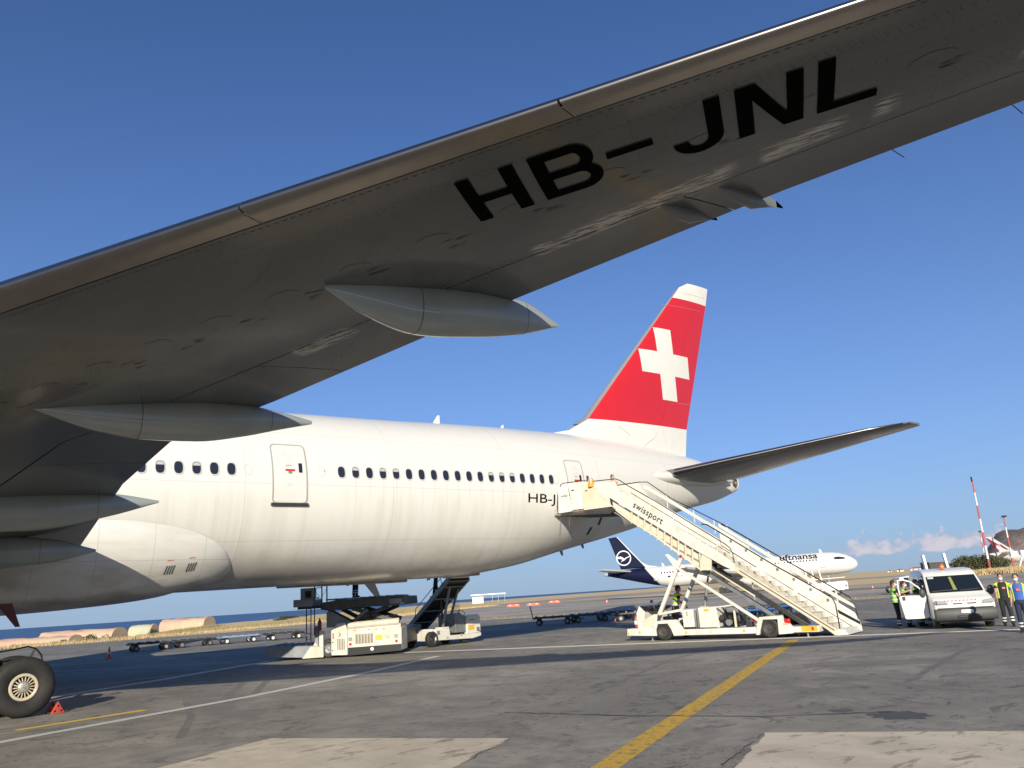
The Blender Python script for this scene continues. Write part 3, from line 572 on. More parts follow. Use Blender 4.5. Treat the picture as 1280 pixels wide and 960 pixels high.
def wpiece(name, x0, x1, u0, u1, mt, side=-1, par=None, xl1=None, nu=None, droop=0.0):
    """a slice of the wing between chord fractions x0..x1 (xl1: lower-side end) and spans u0..u1"""
    xl1 = x1 if xl1 is None else xl1; g = MB(); rings = []
    us = sorted(set([u0, u1] + [u for u in UU if u0 < u < u1] + [u0 + (u1 - u0) * k / (nu or max(2, int((u1 - u0) / 1.5))) for k in range((nu or max(2, int((u1 - u0) / 1.5))) + 1)]))
    xs = sorted(set([x0, x1] + [x for x in AX if x0 < x < x1])); xl = sorted(set([x0, xl1] + [x for x in AX if x0 < x < xl1]))
    for u in us: rings.append([wpt(u, x, True, side) - Vector((0, 0, droop * (x - x0))) for x in xs] + [wpt(u, x, False, side) - Vector((0, 0, droop * (x - x0))) for x in reversed(xl) if x > 0 or x0 > 0])
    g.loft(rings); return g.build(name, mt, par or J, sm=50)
for side in (-1, 1):
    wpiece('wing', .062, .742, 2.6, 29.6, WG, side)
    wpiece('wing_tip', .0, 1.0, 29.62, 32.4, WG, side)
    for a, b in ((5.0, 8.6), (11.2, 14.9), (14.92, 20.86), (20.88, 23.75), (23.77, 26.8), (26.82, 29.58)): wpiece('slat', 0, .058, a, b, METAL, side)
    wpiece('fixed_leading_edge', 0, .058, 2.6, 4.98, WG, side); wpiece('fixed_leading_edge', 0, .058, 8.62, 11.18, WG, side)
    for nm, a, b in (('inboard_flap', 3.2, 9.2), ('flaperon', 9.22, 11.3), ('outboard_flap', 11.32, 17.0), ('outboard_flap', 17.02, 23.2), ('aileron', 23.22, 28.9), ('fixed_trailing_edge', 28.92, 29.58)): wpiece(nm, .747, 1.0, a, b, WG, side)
# underwing registration
A_ = Vector((.555, .832)); B_ = Vector((.825, -.565)); O_ = Vector((39.85, 22.42))
def wl_pt(x, y): p = O_ + A_ * x + B_ * y; return wlow(p.x, p.y, .014)
def letter(strokes):
    g = MB()
    for st in strokes:
        if st[0] == 'q':       # quad corner list, subdivided
            a, b, c, d = st[1:]; n = 6; k = 3; vs = []
            for i in range(n + 1):
                for j in range(k + 1):
                    p = [(a[q] + (b[q] - a[q]) * i / n) * (1 - j / k) + (d[q] + (c[q] - d[q]) * i / n) * (j / k) for q in (0, 1)]; vs.append(wl_pt(*p))
            g.add(vs, [(i * (k + 1) + j, i * (k + 1) + j + 1, (i + 1) * (k + 1) + j + 1, (i + 1) * (k + 1) + j) for i in range(n) for j in range(k)])
        else:                  # arc: cx, cy, outer rx, ry, inner rx, ry, a0, a1
            _, cx, cy, rx, ry, ix, iy, a0, a1 = st; n = 16; vs = []
            for i in range(n + 1): a = math.radians(a0 + (a1 - a0) * i / n); vs += [wl_pt(cx + rx * math.cos(a), cy + ry * math.sin(a)), wl_pt(cx + ix * math.cos(a), cy + iy * math.sin(a))]
            g.add(vs, [(2 * i, 2 * i + 1, 2 * i + 3, 2 * i + 2) for i in range(n)])
    o = g.build('registration_letter', INK, J, sm=0); return o
def R_(x0, x1, y0, y1): return ('q', (x0, y0), (x1, y0), (x1, y1), (x0, y1))
H_ = .80; sw_ = .155; hw = .12
letter([R_(0, sw_, 0, H_), R_(.48, .48 + sw_, 0, H_), R_(sw_, .48, .335, .335 + hw)])
bx = .785
letter([R_(bx, bx + sw_, 0, H_), R_(bx + sw_, bx + .44, 0, hw), R_(bx + sw_, bx + .44, .335, .335 + hw), R_(bx + sw_, bx + .44, H_ - hw, H_), ('a', bx + .44, .2275, .20, .2275, .065, .1075, -90, 90), ('a', bx + .44, .5675, .235, .2325, .10, .1125, -90, 90)])
letter([R_(1.54, 2.02, .305, .305 + .10)])
jx = 2.20
letter([R_(jx + .355, jx + .51, 0, .56), ('a', jx + .255, .56, .255, .25, .10, .13, 0, 180), ])
nx_ = 2.85
letter([R_(nx_, nx_ + sw_, 0, H_), R_(nx_ + .475, nx_ + .475 + sw_, 0, H_), ('q', (nx_ + sw_ * .3, 0), (nx_ + sw_ * 1.25, 0), (nx_ + .475 + sw_ * .7, H_), (nx_ + .475 - sw_ * .25, H_))])
letter([R_(3.61, 3.61 + sw_, 0, H_), R_(3.61 + sw_, 4.17, H_ - hw, H_)])
# oval access panels with leak marks, rivet rows
OV = mat('access_panel_grey', (0.092, 0.092, 0.086), .22, var=.25); RIV = mat('rivet_dark', (.05, .045, .04), .6); STN = mat('oil_leak_stain', (.045, .043, .04), .3, var=.6, scale=6, color2=(.085, .082, .076))  # one dark tone for rivets, slat seals and fairing seams
u = 12.2
def oval(u, xf, a, b, mt, nm, off=.004, seed=0):
    le = float(np.interp(u, UU, ULE)); te = float(np.interp(u, UU, UTE)); s0 = le + (te - le) * xf; g = MB(); n = 18; P = []
    for k in range(n):
        t = 2 * PI * k / n; q = Vector((s0, u)) + A_ * (a * math.cos(t)) + B_ * (b * math.sin(t)) * (1 + seed * .25 * math.sin(3 * t + seed)); P.append(wlow(q.x, q.y, off))
    g.add(P, [tuple(range(n))]); g.build(nm, mt, J, sm=0)
while u < 28.5:
    oval(u, .40, .21, .12, WG, 'access_panel')
    rr_ = random.Random(int(u * 10))
    for q in range(4): oval(u + rr_.uniform(-.02, .3), .43 + rr_.uniform(0, .05), rr_.uniform(.05, .14), rr_.uniform(.004, .010), STN, 'leak_stain', .006 + .001 * q, seed=1 + rr_.random())
    u += .92
g = MB()
for side in (-1,):
    u = 3.5
    while u < 29.4:
        p = wpt(u, .074, False, side, .004); q = wpt(u + .045, .074, False, side, .004); e_ = Vector((.009, 0, 0)); g.add([p, q, q + e_, p + e_], [(0, 1, 2, 3)])
        if u > 12:
            for xf in (.155, .17, .30, .52, .60, .725):
                p = wpt(u, xf, False, side, .003); q = wpt(u + .012, xf, False, side, .003); e_ = Vector((.009, 0, 0)); g.add([p, q, q + e_, p + e_], [(0, 1, 2, 3)])
        u += .085
g.build('rivet_row', RIV, J, sm=0)['kind'] = 'stuff'
for u in (20.87, 23.76, 14.91): g = MB(); g.beam(wpt(u, .012, False, -1, .004), wpt(u, .058, False, -1, .006), .02, .01); g.build('slat_seal', RIV, J)
# flap track fairings: canoe bodies hung under the wing
def canoe(u, s0, s1, prof, wid, side=-1, mt=FAIR):
    """prof: (fraction, top z, bottom z)"""
    g = MB(); rings = []; n = 20
    fr = [p[0] for p in prof]
    for i in range(34):
        t = i / 33; tt = t; zt = cr(fr, [p[1] for p in prof], tt); zb_ = cr(fr, [p[2] for p in prof], tt); w_ = wid * (math.sin(PI * min(1, tt / .95 * .5 + .0)) if tt < .45 else (1 - ((tt - .45) / .55) ** 1.9)) + .006
        if tt < .45: w_ = wid * (1 - (1 - tt / .45) ** 1.8) + .004
        md = (zt + zb_) / 2; h = max(.004, (zt - zb_) / 2)
        rings.append([(s0 + (s1 - s0) * tt, side * u + w_ * math.copysign(abs(math.sin(2 * PI * k / n)) ** .8, math.sin(2 * PI * k / n)), md + h * math.cos(2 * PI * k / n)) for k in range(n)])
    g.loft(rings); o = g.build('flap_track_fairing', mt, J, sm=60)
    cy_ = side * u; cr_ = [rings[q][6] if side > 0 else rings[q][14] for q in range(1, 14)]; g = MB(); g.tube([(p[0], p[1] + (.004 if side > 0 else -.004), p[2]) for p in cr_], .006, 6); g.build('crease_highlight', mat('fairing_highlight', (.5, .52, .5), .3), o)  # paler tube along the crease, its highlight put into the colour
    g = MB(); i = 27; rg = rings[i]; g.loft([[(p[0] - .004, cy_ + (p[1] - cy_) * 1.006, p[2]) for p in rg], [(p[0] + .004, cy_ + (p[1] - cy_) * 1.006, p[2] - .001) for p in rg]], caps=False); g.build('seam', RIV, o)
    g = MB(); i = 11; rg = rings[i]
    g.loft([[(p[0] - .006, cy_ + (p[1] - cy_) * 1.006, md_) for p, md_ in ((q, q[2]) for q in rg)], [(p[0] + .006, cy_ + (p[1] - cy_) * 1.006, p[2] - .001) for p in rg]], caps=False); g.build('seam', RIV, o)
    return o
for side in (-1, 1):
    canoe(20.0, 39.55, 43.3, [(0, 5.76, 5.71), (.14, 5.95, 5.47), (.34, 6.0, 5.32), (.6, 6.08, 5.42), (.8, 6.08, 5.56), (1, 5.83, 5.79)], .27, side)
    canoe(14.9, 37.2, 41.67, [(0, 5.17, 5.11), (.2, 5.35, 4.84), (.37, 5.4, 4.75), (.55, 5.48, 4.77), (.72, 5.46, 4.90), (.86, 5.38, 5.06), (1, 5.27, 5.21)], .34, side)
    canoe(8.6, 33.5, 40.72, [(0, 4.5, 4.4), (.2, 4.62, 4.05), (.45, 4.75, 3.88), (.65, 4.76, 3.92), (.85, 4.74, 4.22), (1, 4.60, 4.55)], .42, side)
    canoe(4.6, 33.0, 40.25, [(0, 4.0, 3.9), (.3, 4.2, 3.45), (.6, 4.2, 3.35), (.85, 4.1, 3.5), (1, 3.82, 3.76)], .36, side)
for u, s0, s1 in ((22.95, 42.35, 43.45), (23.5, 42.75, 44.05)):
    g = MB(); z0 = wlow(s0 + .3, u, 0).z; g.loft([[(s0 + (s1 - s0) * t, -u + .07 * math.sin(PI * min(1, t * 1.1 + .05)) * math.cos(a), z0 + zc_ + h * math.sin(a)) for a in [2 * PI * k / 10 for k in range(10)]] for t, zc_, h in ((0, 0, .01), (.2, -.02, .09), (.5, -.01, .12), (.75, .06, .09), (.9, .07, .05), (1, .05, .012))]); g.build('actuator_fairing', mat('actuator_grey', (.15, .16, .155), .35), J, sm=60)
for u in (24.9, 26.0, 27.1, 28.2): te = wpt(u, 1.0, False); g = MB(); g.beam(te, te + Vector((.26, 0, -.02)), .008, .008); g.build('static_wick', BLACKP, J)
# engines
ENG = mat('engine_cowl', (0.64, 0.62, 0.57), .3, var=.1)
for side in (-1, 1):
    c = Vector((22.6, side * 9.61, 2.85)); g = MB()
    g.lathe(c, (1, 0, 0), [(1.55, .25), (1.62, .05), (1.72, 0), (1.86, .25), (1.97, 1.2), (1.95, 2.6), (1.75, 4.2), (1.5, 5.3), (1.42, 5.3), (1.45, 4.0), (1.55, .25)], 40); e = g.build('engine', ENG, J, sm=50)
    g = MB(); g.lathe(c, (1, 0, 0), [(0.02, .5), (.3, .9), (1.52, 1.2)], 30); g.build('fan', DARK, e)
    g = MB(); g.lathe(c, (1, 0, 0), [(1.1, 4.6), (.95, 5.9), (.7, 6.9), (.3, 7.6), (.02, 7.9)], 30); g.build('exhaust_cone', mat('exhaust_metal', (.13, .12, .11), .45, .6), e)
    g = MB(); g.prism([(24.5, 4.5), (31.5, 4.35), (33.5, 4.35), (29, 3.9), (27.5, 3.6), (25, 4.2)], c.y - .22, c.y + .22); g.build('pylon', ENG, e)
# tail: fin, rudder, cross
FZ = [8.3, 9.0, 10.0, 13.0, 16.0, 17.55, 18.3, 18.66]
def fle(z): return float(np.interp(z, [8.3, 8.9, 9.35, 10.0, 17.56, 18.3, 18.66], [56.8, 58.6, 61.0, 62.33, 69.82, 70.55, 71.3]))
def fte(z): return float(np.interp(z, [8.3, 10.0, 17.6, 18.66], [69.5, 69.87, 72.85, 73.2]))
def fin_rings(x0, x1, zs):
    out = []
    for z in zs:
        le = fle(z); te = fte(z); c_ = te - le; t = .045 * min(c_, 8.5); xs = sorted(set([x0, x1] + [x for x in AX if x0 < x < x1]))
        sp = lambda x: t * float(np.interp(x, AX, AU))
        out.append([(le + c_ * x, -sp(x), z) for x in xs] + [(le + c_ * x, sp(x), z) for x in reversed(xs) if x > 0])
    return out
def fth(s, z): le = fle(z); te = fte(z); return .045 * min(te - le, 8.5) * float(np.interp((s - le) / (te - le), AX, AU))
def fin_piece(name, x0, x1):
    g = MB(); g.loft(fin_rings(x0, x1, [8.3, 8.7, 9.0, 9.35, 9.7, 10.0]), 0); g.loft(fin_rings(x0, x1, [10.0, 12, 14, 16, 17.55]), 1); g.loft(fin_rings(x0, x1, [17.55, 18.0, 18.3, 18.52, 18.66]), 0)
    return g.build(name, [TWH, REDT], J, sm=50)
fin = fin_piece('tail_fin', .03, .69); 
g = MB(); g.loft(fin_rings(0, .029, [9.7, 10, 12, 14, 16, 17.55, 18.3])); g.build('fin_leading_edge', mat('fin_edge_grey', (.42, .40, .38), .35, .5), J, sm=60)
rud = fin_piece('rudder', .694, 1.0)
CX = [(67.93, 15.49), (69.25, 15.49), (69.22, 14.10), (70.53, 14.10), (70.50, 12.84), (69.20, 12.84), (69.17, 11.44), (68.0, 11.44), (68.0, 12.84), (66.62, 12.84), (66.58, 14.10), (67.97, 14.10)]
for sdd in (-1, 1):
    g = MB()
    def cq(x0, x1, z0, z1, n=4):
        vs = []
        for j in range(n + 1):
            for i in range(n + 1): s = x0 + (x1 - x0) * i / n; z = z0 + (z1 - z0) * j / n; vs.append((s, sdd * (fth(s, z) + .014), z))
        g.add(vs, [(j * (n + 1) + i, j * (n + 1) + i + 1, (j + 1) * (n + 1) + i + 1, (j + 1) * (n + 1) + i) for j in range(n) for i in range(n)])
    cq(67.97, 69.2, 11.44, 12.84); cq(66.60, 70.51, 12.84, 14.10, 8); cq(67.95, 69.24, 14.10, 15.49); g.build('white_cross', TWH, J, sm=0)
for sdd in (-1, 1):
    for pts_ in ([(69.3, 11.38), (70.35, 11.42)], [(60.9, 9.25), (61.3, 8.75), (64.6, 8.75), (65.1, 9.35), (64.3, 9.75)], [(68.0, 8.5), (67.7, 9.95)], [(68.9, 17.0), (72.2, 17.1)], [(69.95, 17.95), (72.7, 18.0)]):
        g = MB(); g.tube([(s_, sdd * (fth(s_, z_) + .004), z_) for s_, z_ in [((a_[0] + (b_[0] - a_[0]) * t / 4), a_[1] + (b_[1] - a_[1]) * t / 4) for a_, b_ in zip(pts_, pts_[1:]) for t in range(5)]], .009, 4); g.build('panel_seam', SEAM, J, sm=0)
# stabilisers
def sle(u): return float(np.interp(u, [0, 2, 10.3, 10.75], [64.6, 66.0, 71.6, 72.3]))
def ste(u): return float(np.interp(u, [0, 2, 10.75], [71.6, 71.9, 73.75]))
STM = mat('stabiliser_grey', (0.12, 0.12, 0.115), .32, var=.25, scale=1.2, coat=.3, streak=(2, .5, 1))
for side in (-1, 1):
    def spiece(name, x0, x1, u0, u1, mt):
        g = MB(); rings = []
        for k in range(8):
            u = u0 + (u1 - u0) * k / 7; le = sle(u); c_ = ste(u) - le; t = .05 * c_ * (1 if u < 10.5 else .5); z = 7.25 + .134 * (u - 2); xs = sorted(set([x0, x1] + [x for x in AX if x0 < x < x1]))
            rings.append([(le + c_ * x, side * u, z + t * float(np.interp(x, AX, AU))) for x in xs] + [(le + c_ * x, side * u, z - t * float(np.interp(x, AX, AU))) for x in reversed(xs) if x > 0])
        g.loft(rings); return g.build(name, mt, J, sm=50)
    spiece('stabiliser', .045, .70, .6, 10.75, STM); spiece('stabiliser_leading_edge', 0, .043, 2.1, 10.6, METAL); spiece('elevator', .705, 1.0, 1.7, 10.6, STM)
    g = MB(); rings = []
    for t in [k / 14 for k in range(15)]:
        s = 63.7 + 8.3 * t; e = math.sin(PI * min(.999, t ** .8 * .93 + .03)) ** .6; rings.append([(s, side * (1.25 - .55 * t + .85 * e * math.cos(a)), 7.05 + .12 * t + .42 * e * math.sin(a)) for a in [2 * PI * k / 16 for k in range(16)]])
    g.loft(rings); g.build('stabiliser_root_fairing', TWH, J, sm=60)
# main gear: six wheels a side
TYRE = mat('aircraft_tyre', (0.02, 0.0195, 0.019), .7, var=.5, scale=3, bump=.2, bscale=14, color2=(0.034, 0.032, 0.029), spec=.25); RIM = mat('cream_wheel_rim', (0.54, 0.46, 0.33), .4, .1, var=.2, scale=6); HUBM = mat('hub_grey', (0.40, 0.38, 0.33), .4, .4); GAP = mat('wheel_void', (.01, .01, .01), .8)
def wheel_meshes():
    R, w2 = .655, .265; t = MB(); pr = [(.29, -w2 * .70), (.33, -w2 * .86), (.40, -w2 * .98), (.50, -w2 * 1.02), (.585, -w2 * .93), (.635, -w2 * .72), (.652, -w2 * .45), (.655, -w2 * .30), (.648, -w2 * .285), (.648, -w2 * .26), (.655, -w2 * .245), (.655, -.02), (.648, -.012), (.648, .012)]
    pr = pr + [(r, -z) for r, z in reversed(pr)]; t.lathe((0, 0, 0), (0, 1, 0), pr, 56); tm = t.mesh('tyre', TYRE, 50)
    t = MB(); t.lathe((0, 0, 0), (0, 1, 0), [(.225, -.16), (.235, -.222), (.255, -.232), (.285, -.226), (.298, -.205), (.292, -.17), (.292, .19), (.2, .19)], 40)
    for k in range(18):
        a = 2 * PI * k / 18; c_, s_ = math.cos(a), math.sin(a); t.beam((c_ * .12, -.185, s_ * .12), (c_ * .232, -.17, s_ * .232), .022, .035, up=(0, 1, 0))
    rm = t.mesh('rim', RIM, 40)
    t = MB(); t.lathe((0, 0, 0), (0, 1, 0), [(.01, -.235), (.035, -.235), (.04, -.215), (.09, -.212), (.115, -.19), (.12, -.15), (.12, .2)], 28)
    for k in range(9): a = 2 * PI * k / 9; t.cyl((.085 * math.cos(a), -.225, .085 * math.sin(a)), (.085 * math.cos(a), -.2, .085 * math.sin(a)), .009, 6)
    hm = t.mesh('hub', HUBM, 40)
    t = MB(); t.lathe((0, 0, 0), (0, 1, 0), [(.02, -.12), (.27, -.12), (.27, .18), (.02, .18)], 24); vm = t.mesh('brake', GAP, 40)
    return tm, rm, hm, vm
tm, rm, hm, vm = wheel_meshes()
STRUT = mat('gear_strut_paint', (0.50, 0.49, 0.45), .35, .2, var=.25, scale=4)
for side in (-1, 1):
    for s in (35.64, 37.11, 38.58):
        for yo in (.71, -.71):
            yy = side * 5.48 + yo; out = -1 if yo * side < 0 else 1
            face = (yy < side * 5.48)
            rt = Matrix.Translation((s, yy, .655)) @ Matrix.Rotation(0 if yy < side * 5.48 else PI, 4, 'Z') @ Matrix.Rotation(s * 3.1 + yy, 4, 'Y')
            o = inst('wheel', tm, J, M=rt); inst('rim', rm, o); inst('hub', hm, o); inst('brake', vm, o)
        g = MB(); g.cyl((s, side * 5.48 - .5, .655), (s, side * 5.48 + .5, .655), .08, 12); g.build('axle', STRUT, J)
    g = MB(); y0 = side * 5.48; g.tube([(35.4, y0, .72), (37.11, y0, .78), (38.85, y0, .72)], .15, 10); g.tube([(37.11, y0, .8), (37.0, y0 * .98, 2.2)], .13, 14); g.tube([(37.0, y0 * .98, 2.0), (36.9, y0 * .96, 4.2)], .2, 14); g.beam((37.0, y0, 2.4), (37.0, side * 3.2, 3.4), .14, .14); g.beam((37.0, y0, 2.4), (34.9, y0 * .8, 3.9), .14, .14)
    g.beam((37.25, y0, 1.9), (37.8, y0, 1.4), .3, .06); g.beam((37.8, y0, 1.4), (37.3, y0, .95), .3, .06); g.build('gear_leg', STRUT, J, sm=50)
    g = MB(); g.prism([(35.2, 2.3), (37.3, 2.3), (37.4, 4.0), (35.0, 4.0)], side * 6.25, side * 6.31); g.build('gear_door', TWH, J)
g = MB(); g.tube([(37.2, -5.5, 1.2), (37.7, -5.5, 1.40), (38.17, -5.5, 1.44), (38.45, -5.5, 1.47), (38.73, -5.5, 1.515), (38.90, -5.5, 1.45), (39.02, -5.5, 1.3), (39.06, -5.5, 1.10), (38.95, -5.5, .8)], .022, 6); g.build('hydraulic_hose', BLACKP, J)
g = MB(); g.beam((38.72, -5.5, 1.1), (38.88, -5.5, 1.44), .05, .05); g.build('hose_bracket', DARK, J)
ng = MB(); ng.tube([(5.9, 0, .5), (5.8, 0, 3.2)], .12, 12); ng.cyl((5.9, -.3, .53), (5.9, .3, .53), .06, 8); ng.build('nose_gear_leg', STRUT, J)
for yy in (-.36, .36): o = inst('wheel', tm, J, M=Matrix.Translation((5.9, yy, .53)) @ Matrix.Rotation(0 if yy < 0 else PI, 4, 'Z') @ Matrix.Scale(.81, 4)); inst('rim', rm, o)
# ------------------------------------------------------------------ passenger stair truck
def tyre_wheel(par, c, r, w, rimm=GREYM, name='wheel', face=-1):
    """road wheel, axle along local y, outer face towards -y (face=-1) or +y"""
    M_ = Matrix.Translation(c) @ Matrix.Rotation(0 if face < 0 else PI, 4, 'Z')
    t = MB(); t.M = M_; t.lathe((0, 0, 0), (0, 1, 0), [(r * .55, -w * .38), (r * .62, -w * .48), (r * .86, -w * .5), (r * .97, -w * .4), (r, -w * .25), (r, w * .25), (r * .97, w * .4), (r * .86, w * .5), (r * .55, w * .45)], 32)
    for k in range(24): a = 2 * PI * k / 24; t.box((r * 1.0 * math.cos(a), 0, r * 1.0 * math.sin(a)), (.012, w * .7, .025), ry=-a)
    o = t.build(name, BLACK, par, sm=45)
    t = MB(); t.M = M_; t.lathe((0, 0, 0), (0, 1, 0), [(r * .58, -w * .40), (r * .55, -w * .46), (r * .50, -w * .40), (r * .42, -w * .22), (r * .25, -w * .18), (r * .20, -w * .34), (.01, -w * .36)], 24)
    for k in range(6): a = 2 * PI * k / 6; t.cyl((r * .33 * math.cos(a), -w * .26, r * .33 * math.sin(a)), (r * .33 * math.cos(a), -w * .18, r * .33 * math.sin(a)), .014, 6)
    t.build('rim', rimm, o, sm=45); return o
T = thing('stair_truck', 'long white motorised passenger stairs reaching up to the rear cabin door', 'stair truck', (59.12, -6.69, 0), math.atan2(-.965, .262))
def P_(name, mt, fn, bev=.012, par=None, sm=38): g = MB(); fn(g); return g.build(name, mt, par or T, sm=sm, bev=bev)
for x in (0.08, 4.1):
    for y, f in ((.14, -1), (1.9, 1)): tyre_wheel(T, (x, y, .335), .335, .24, mat('rusty_rim', (.11, .095, .085), .5, .3, var=.4), face=f)
P_('chassis', WHITE, lambda g: (g.bb(.86, 3.72, 0, .14, .17, .38), g.bb(.86, 3.72, 1.9, 2.04, .17, .38), g.bb(-1.3, 5.6, .5, 1.5, .22, .34)))
P_('front_bumper', WHITE, lambda g: g.prism([(-1.45, .21), (-1.42, .46), (-.3, .47), (-.26, .18)], -.02, 2.06))
P_('front_fender', WHITE, lambda g: (g.prism([(-.27, .18), (-.27, .45), (-.36, .55), (-.2, .70), (.43, .73), (.66, .73), (.90, .38), (.90, .17), (.50, .16), (.42, .40), (.30, .60), (-.12, .60), (-.2, .4), (-.2, .18)], -.03, .12),))
P_('front_fender', WHITE, lambda g: g.prism([(-.27, .18), (-.27, .45), (-.2, .70), (.66, .73), (.90, .38), (.90, .17), (.50, .16), (.42, .40), (.30, .60), (-.12, .60), (-.2, .4), (-.2, .18)], 1.92, 2.07))
P_('rear_fender', WHITE, lambda g: g.prism([(3.62, .12), (3.72, .55), (3.80, .71), (4.62, .74), (4.66, .5), (4.84, .46), (4.92, .34), (4.92, .15), (4.42, .12), (4.44, .62), (3.92, .62), (3.84, .4), (3.74, .12)], -.03, .1))
P_('rear_fender', WHITE, lambda g: g.prism([(3.62, .12), (3.80, .71), (4.62, .74), (4.9, .34), (4.9, .15), (4.42, .12), (4.44, .62), (3.92, .62), (3.74, .12)], 1.94, 2.07))
P_('rear_deck', WHITE, lambda g: g.bb(4.6, 5.78, 0, 2.04, .17, .36))
for x, z, w_, h_ in ((-1.38, .28, .06, .08), (-.9, .32, .08, .08), (.99, .27, .08, .08), (1.95, .26, .05, .05), (3.2, .27, .08, .09), (4.82, .2, .10, .12)): P_('sticker', YELLOW, lambda g: g.box((x, -.022 if x < .9 else -.006, z), (w_, .006, h_)), 0)
P_('warning_plate', YELLOW, lambda g: g.bb(5.22, 5.74, -.012, -.004, .20, .36), 0)
P_('red_mark', RED, lambda g: g.bb(5.55, 5.62, -.018, -.012, .22, .34), 0)
text_part('FMC', lambda x, y: Vector((4.62 + x, -.036, .42 + y)), .1, RED, T, fit=(.17, .06))
P_('tail_light', REDLENS, lambda g: g.bb(4.66, 4.84, -.02, .1, .46, .62))
P_('jack', GREYM, lambda g: (g.cyl((5.35, .15, .02), (5.35, .15, .2), .03, 8), g.cyl((5.35, .15, 0), (5.35, .15, .03), .08, 10)), 0)
P_('jack', GREYM, lambda g: (g.cyl((-.5, .2, .02), (-.5, .2, .24), .03, 8), g.cyl((-.5, .2, 0), (-.5, .2, .03), .08, 10)), 0)
# cab: open driver's place
P_('cab_front', WHITE, lambda g: (g.prism([(-1.0, .45), (-1.02, 1.02), (-.88, 1.27), (-.66, 1.06), (-.74, .45)], .08, 1.96),))
P_('dashboard', BLACKP, lambda g: (g.prism([(-.87, 1.275), (-.45, 1.22), (-.42, 1.16), (-.66, 1.06)], .1, 1.9), g.bb(-.6, -.35, .3, 1.0, 1.05, 1.25)))
P_('steering_wheel', BLACKP, lambda g: (g.tube([(-.28 + .17 * math.cos(a) * .55, .65 + .19 * math.sin(a), 1.26 + .17 * math.cos(a) * .8) for a in [2 * PI * k / 18 for k in range(19)]], .016, 6), g.cyl((-.5, .65, 1.1), (-.28, .65, 1.26), .02, 6), g.beam((-.28, .47, 1.26), (-.28, .83, 1.26), .02, .02)), 0)
P_('seat', BLACKP, lambda g: (g.bb(-.1, .3, .4, .9, .72, .84), g.box((.34, .65, 1.0), (.1, .48, .42), ry=.15)), .03)
P_('cab_side', CREAM, lambda g: g.prism([(-.74, .45), (-.66, .78), (-.26, .95), (-.1, .95), (-.18, .6), (-.27, .45)], .0, .06))
P_('mirror', BLACKP, lambda g: (g.box((-.28, .0, 1.42), (.10, .03, .1)), g.beam((-.2, .05, 1.1), (-.28, .0, 1.4), .015, .015)), 0)
e = P_('fire_extinguisher', RED, lambda g: g.lathe((-1.07, .16, .46), (0, 0, 1), [(.02, 0), (.085, .02), (.085, .42), (.06, .48), (.03, .50), (.03, .54), (.01, .55)], 16), 0, sm=50)
P_('label', SIGN, lambda g: g.box((-1.07, .072, .68), (.11, .006, .14)), 0, e); P_('band', YELLOW, lambda g: (g.lathe((-1.07, .16, .80), (0, 0, 1), [(.087, 0), (.087, .035)], 16)), 0, e)
P_('top_beam', WHITE, lambda g: g.prism([(-.06, .90), (-.04, .98), (.94, 1.12), (.94, 1.02)], .02, .16))
b1 = P_('cabinet', WHITE, lambda g: g.bb(.92, 1.35, .0, .9, .45, 1.07)); P_('numeral', INK, lambda g: g.bb(1.10, 1.12, -.008, -.002, .84, 1.0), 0, b1); P_('seam', SEAM, lambda g: g.bb(.94, 1.33, -.006, -.001, .765, .775), 0, b1)
b2 = P_('engine_cover', WHITE, lambda g: g.bb(1.56, 2.21, .0, .9, .42, 1.12)); P_('sticker', YELLOW, lambda g: g.bb(1.78, 1.98, -.008, -.002, .98, 1.05), 0, b2)
P_('vertical_rails', GREYM, lambda g: (g.bb(1.38, 1.42, .05, .12, .42, 1.05),)); P_('vertical_rails', GREYM, lambda g: g.bb(1.46, 1.52, .05, .12, .42, 1.08))
P_('frame_post', WHITE, lambda g: (g.prism([(2.21, .40), (2.21, 1.10), (2.25, 1.10), (2.32, .40)], .0, .06),)); P_('top_rail', WHITE, lambda g: g.beam((2.2, .05, 1.10), (2.86, .05, 1.14), .07, .05)); P_('frame_post', CREAM, lambda g: g.bb(2.86, 2.93, .05, .12, .4, 1.0))
# exposed engine: block, air cleaner, exhaust, hoses, pump
en = P_('engine_block', DARK, lambda g: (g.bb(2.35, 2.95, .35, 1.0, .40, .80), g.bb(2.4, 2.85, .3, .5, .78, .98)), .03)
P_('air_cleaner', GREYM, lambda g: (g.cyl((2.62, .16, 1.0), (3.05, .16, .98), .115, 14), g.cyl((3.04, .16, .98), (3.1, .16, .98), .05, 10)), .01, en)
P_('pulley', GREYM, lambda g: g.cyl((2.62, .12, .56), (2.62, .28, .56), .11, 16), 0, en); P_('pulley', DARK, lambda g: g.cyl((2.38, .12, .74), (2.38, .28, .74), .09, 14), 0, en)
P_('hose', BLACKP, lambda g: g.tube([(2.4, .25, .5), (2.6, .18, .46), (2.85, .2, .5), (3.1, .25, .62), (3.3, .3, .5)], .025, 6), 0, en); P_('hose', BLACKP, lambda g: g.tube([(2.45, .3, .9), (2.7, .12, .78), (2.9, .1, .7), (3.0, .2, .5)], .02, 6), 0, en)
P_('pump', DARK, lambda g: (g.box((3.32, .3, .46), (.22, .2, .16)), g.cyl((3.3, .3, .5), (3.3, .3, .68), .03, 8)), .01); P_('red_cap', RED, lambda g: g.ell((3.55, .12, .62), (.07, .05, .07), 10), 0)
P_('cross_frame', WHITE, lambda g: g.bb(3.66, 3.78, 0, 2.0, .38, .5))
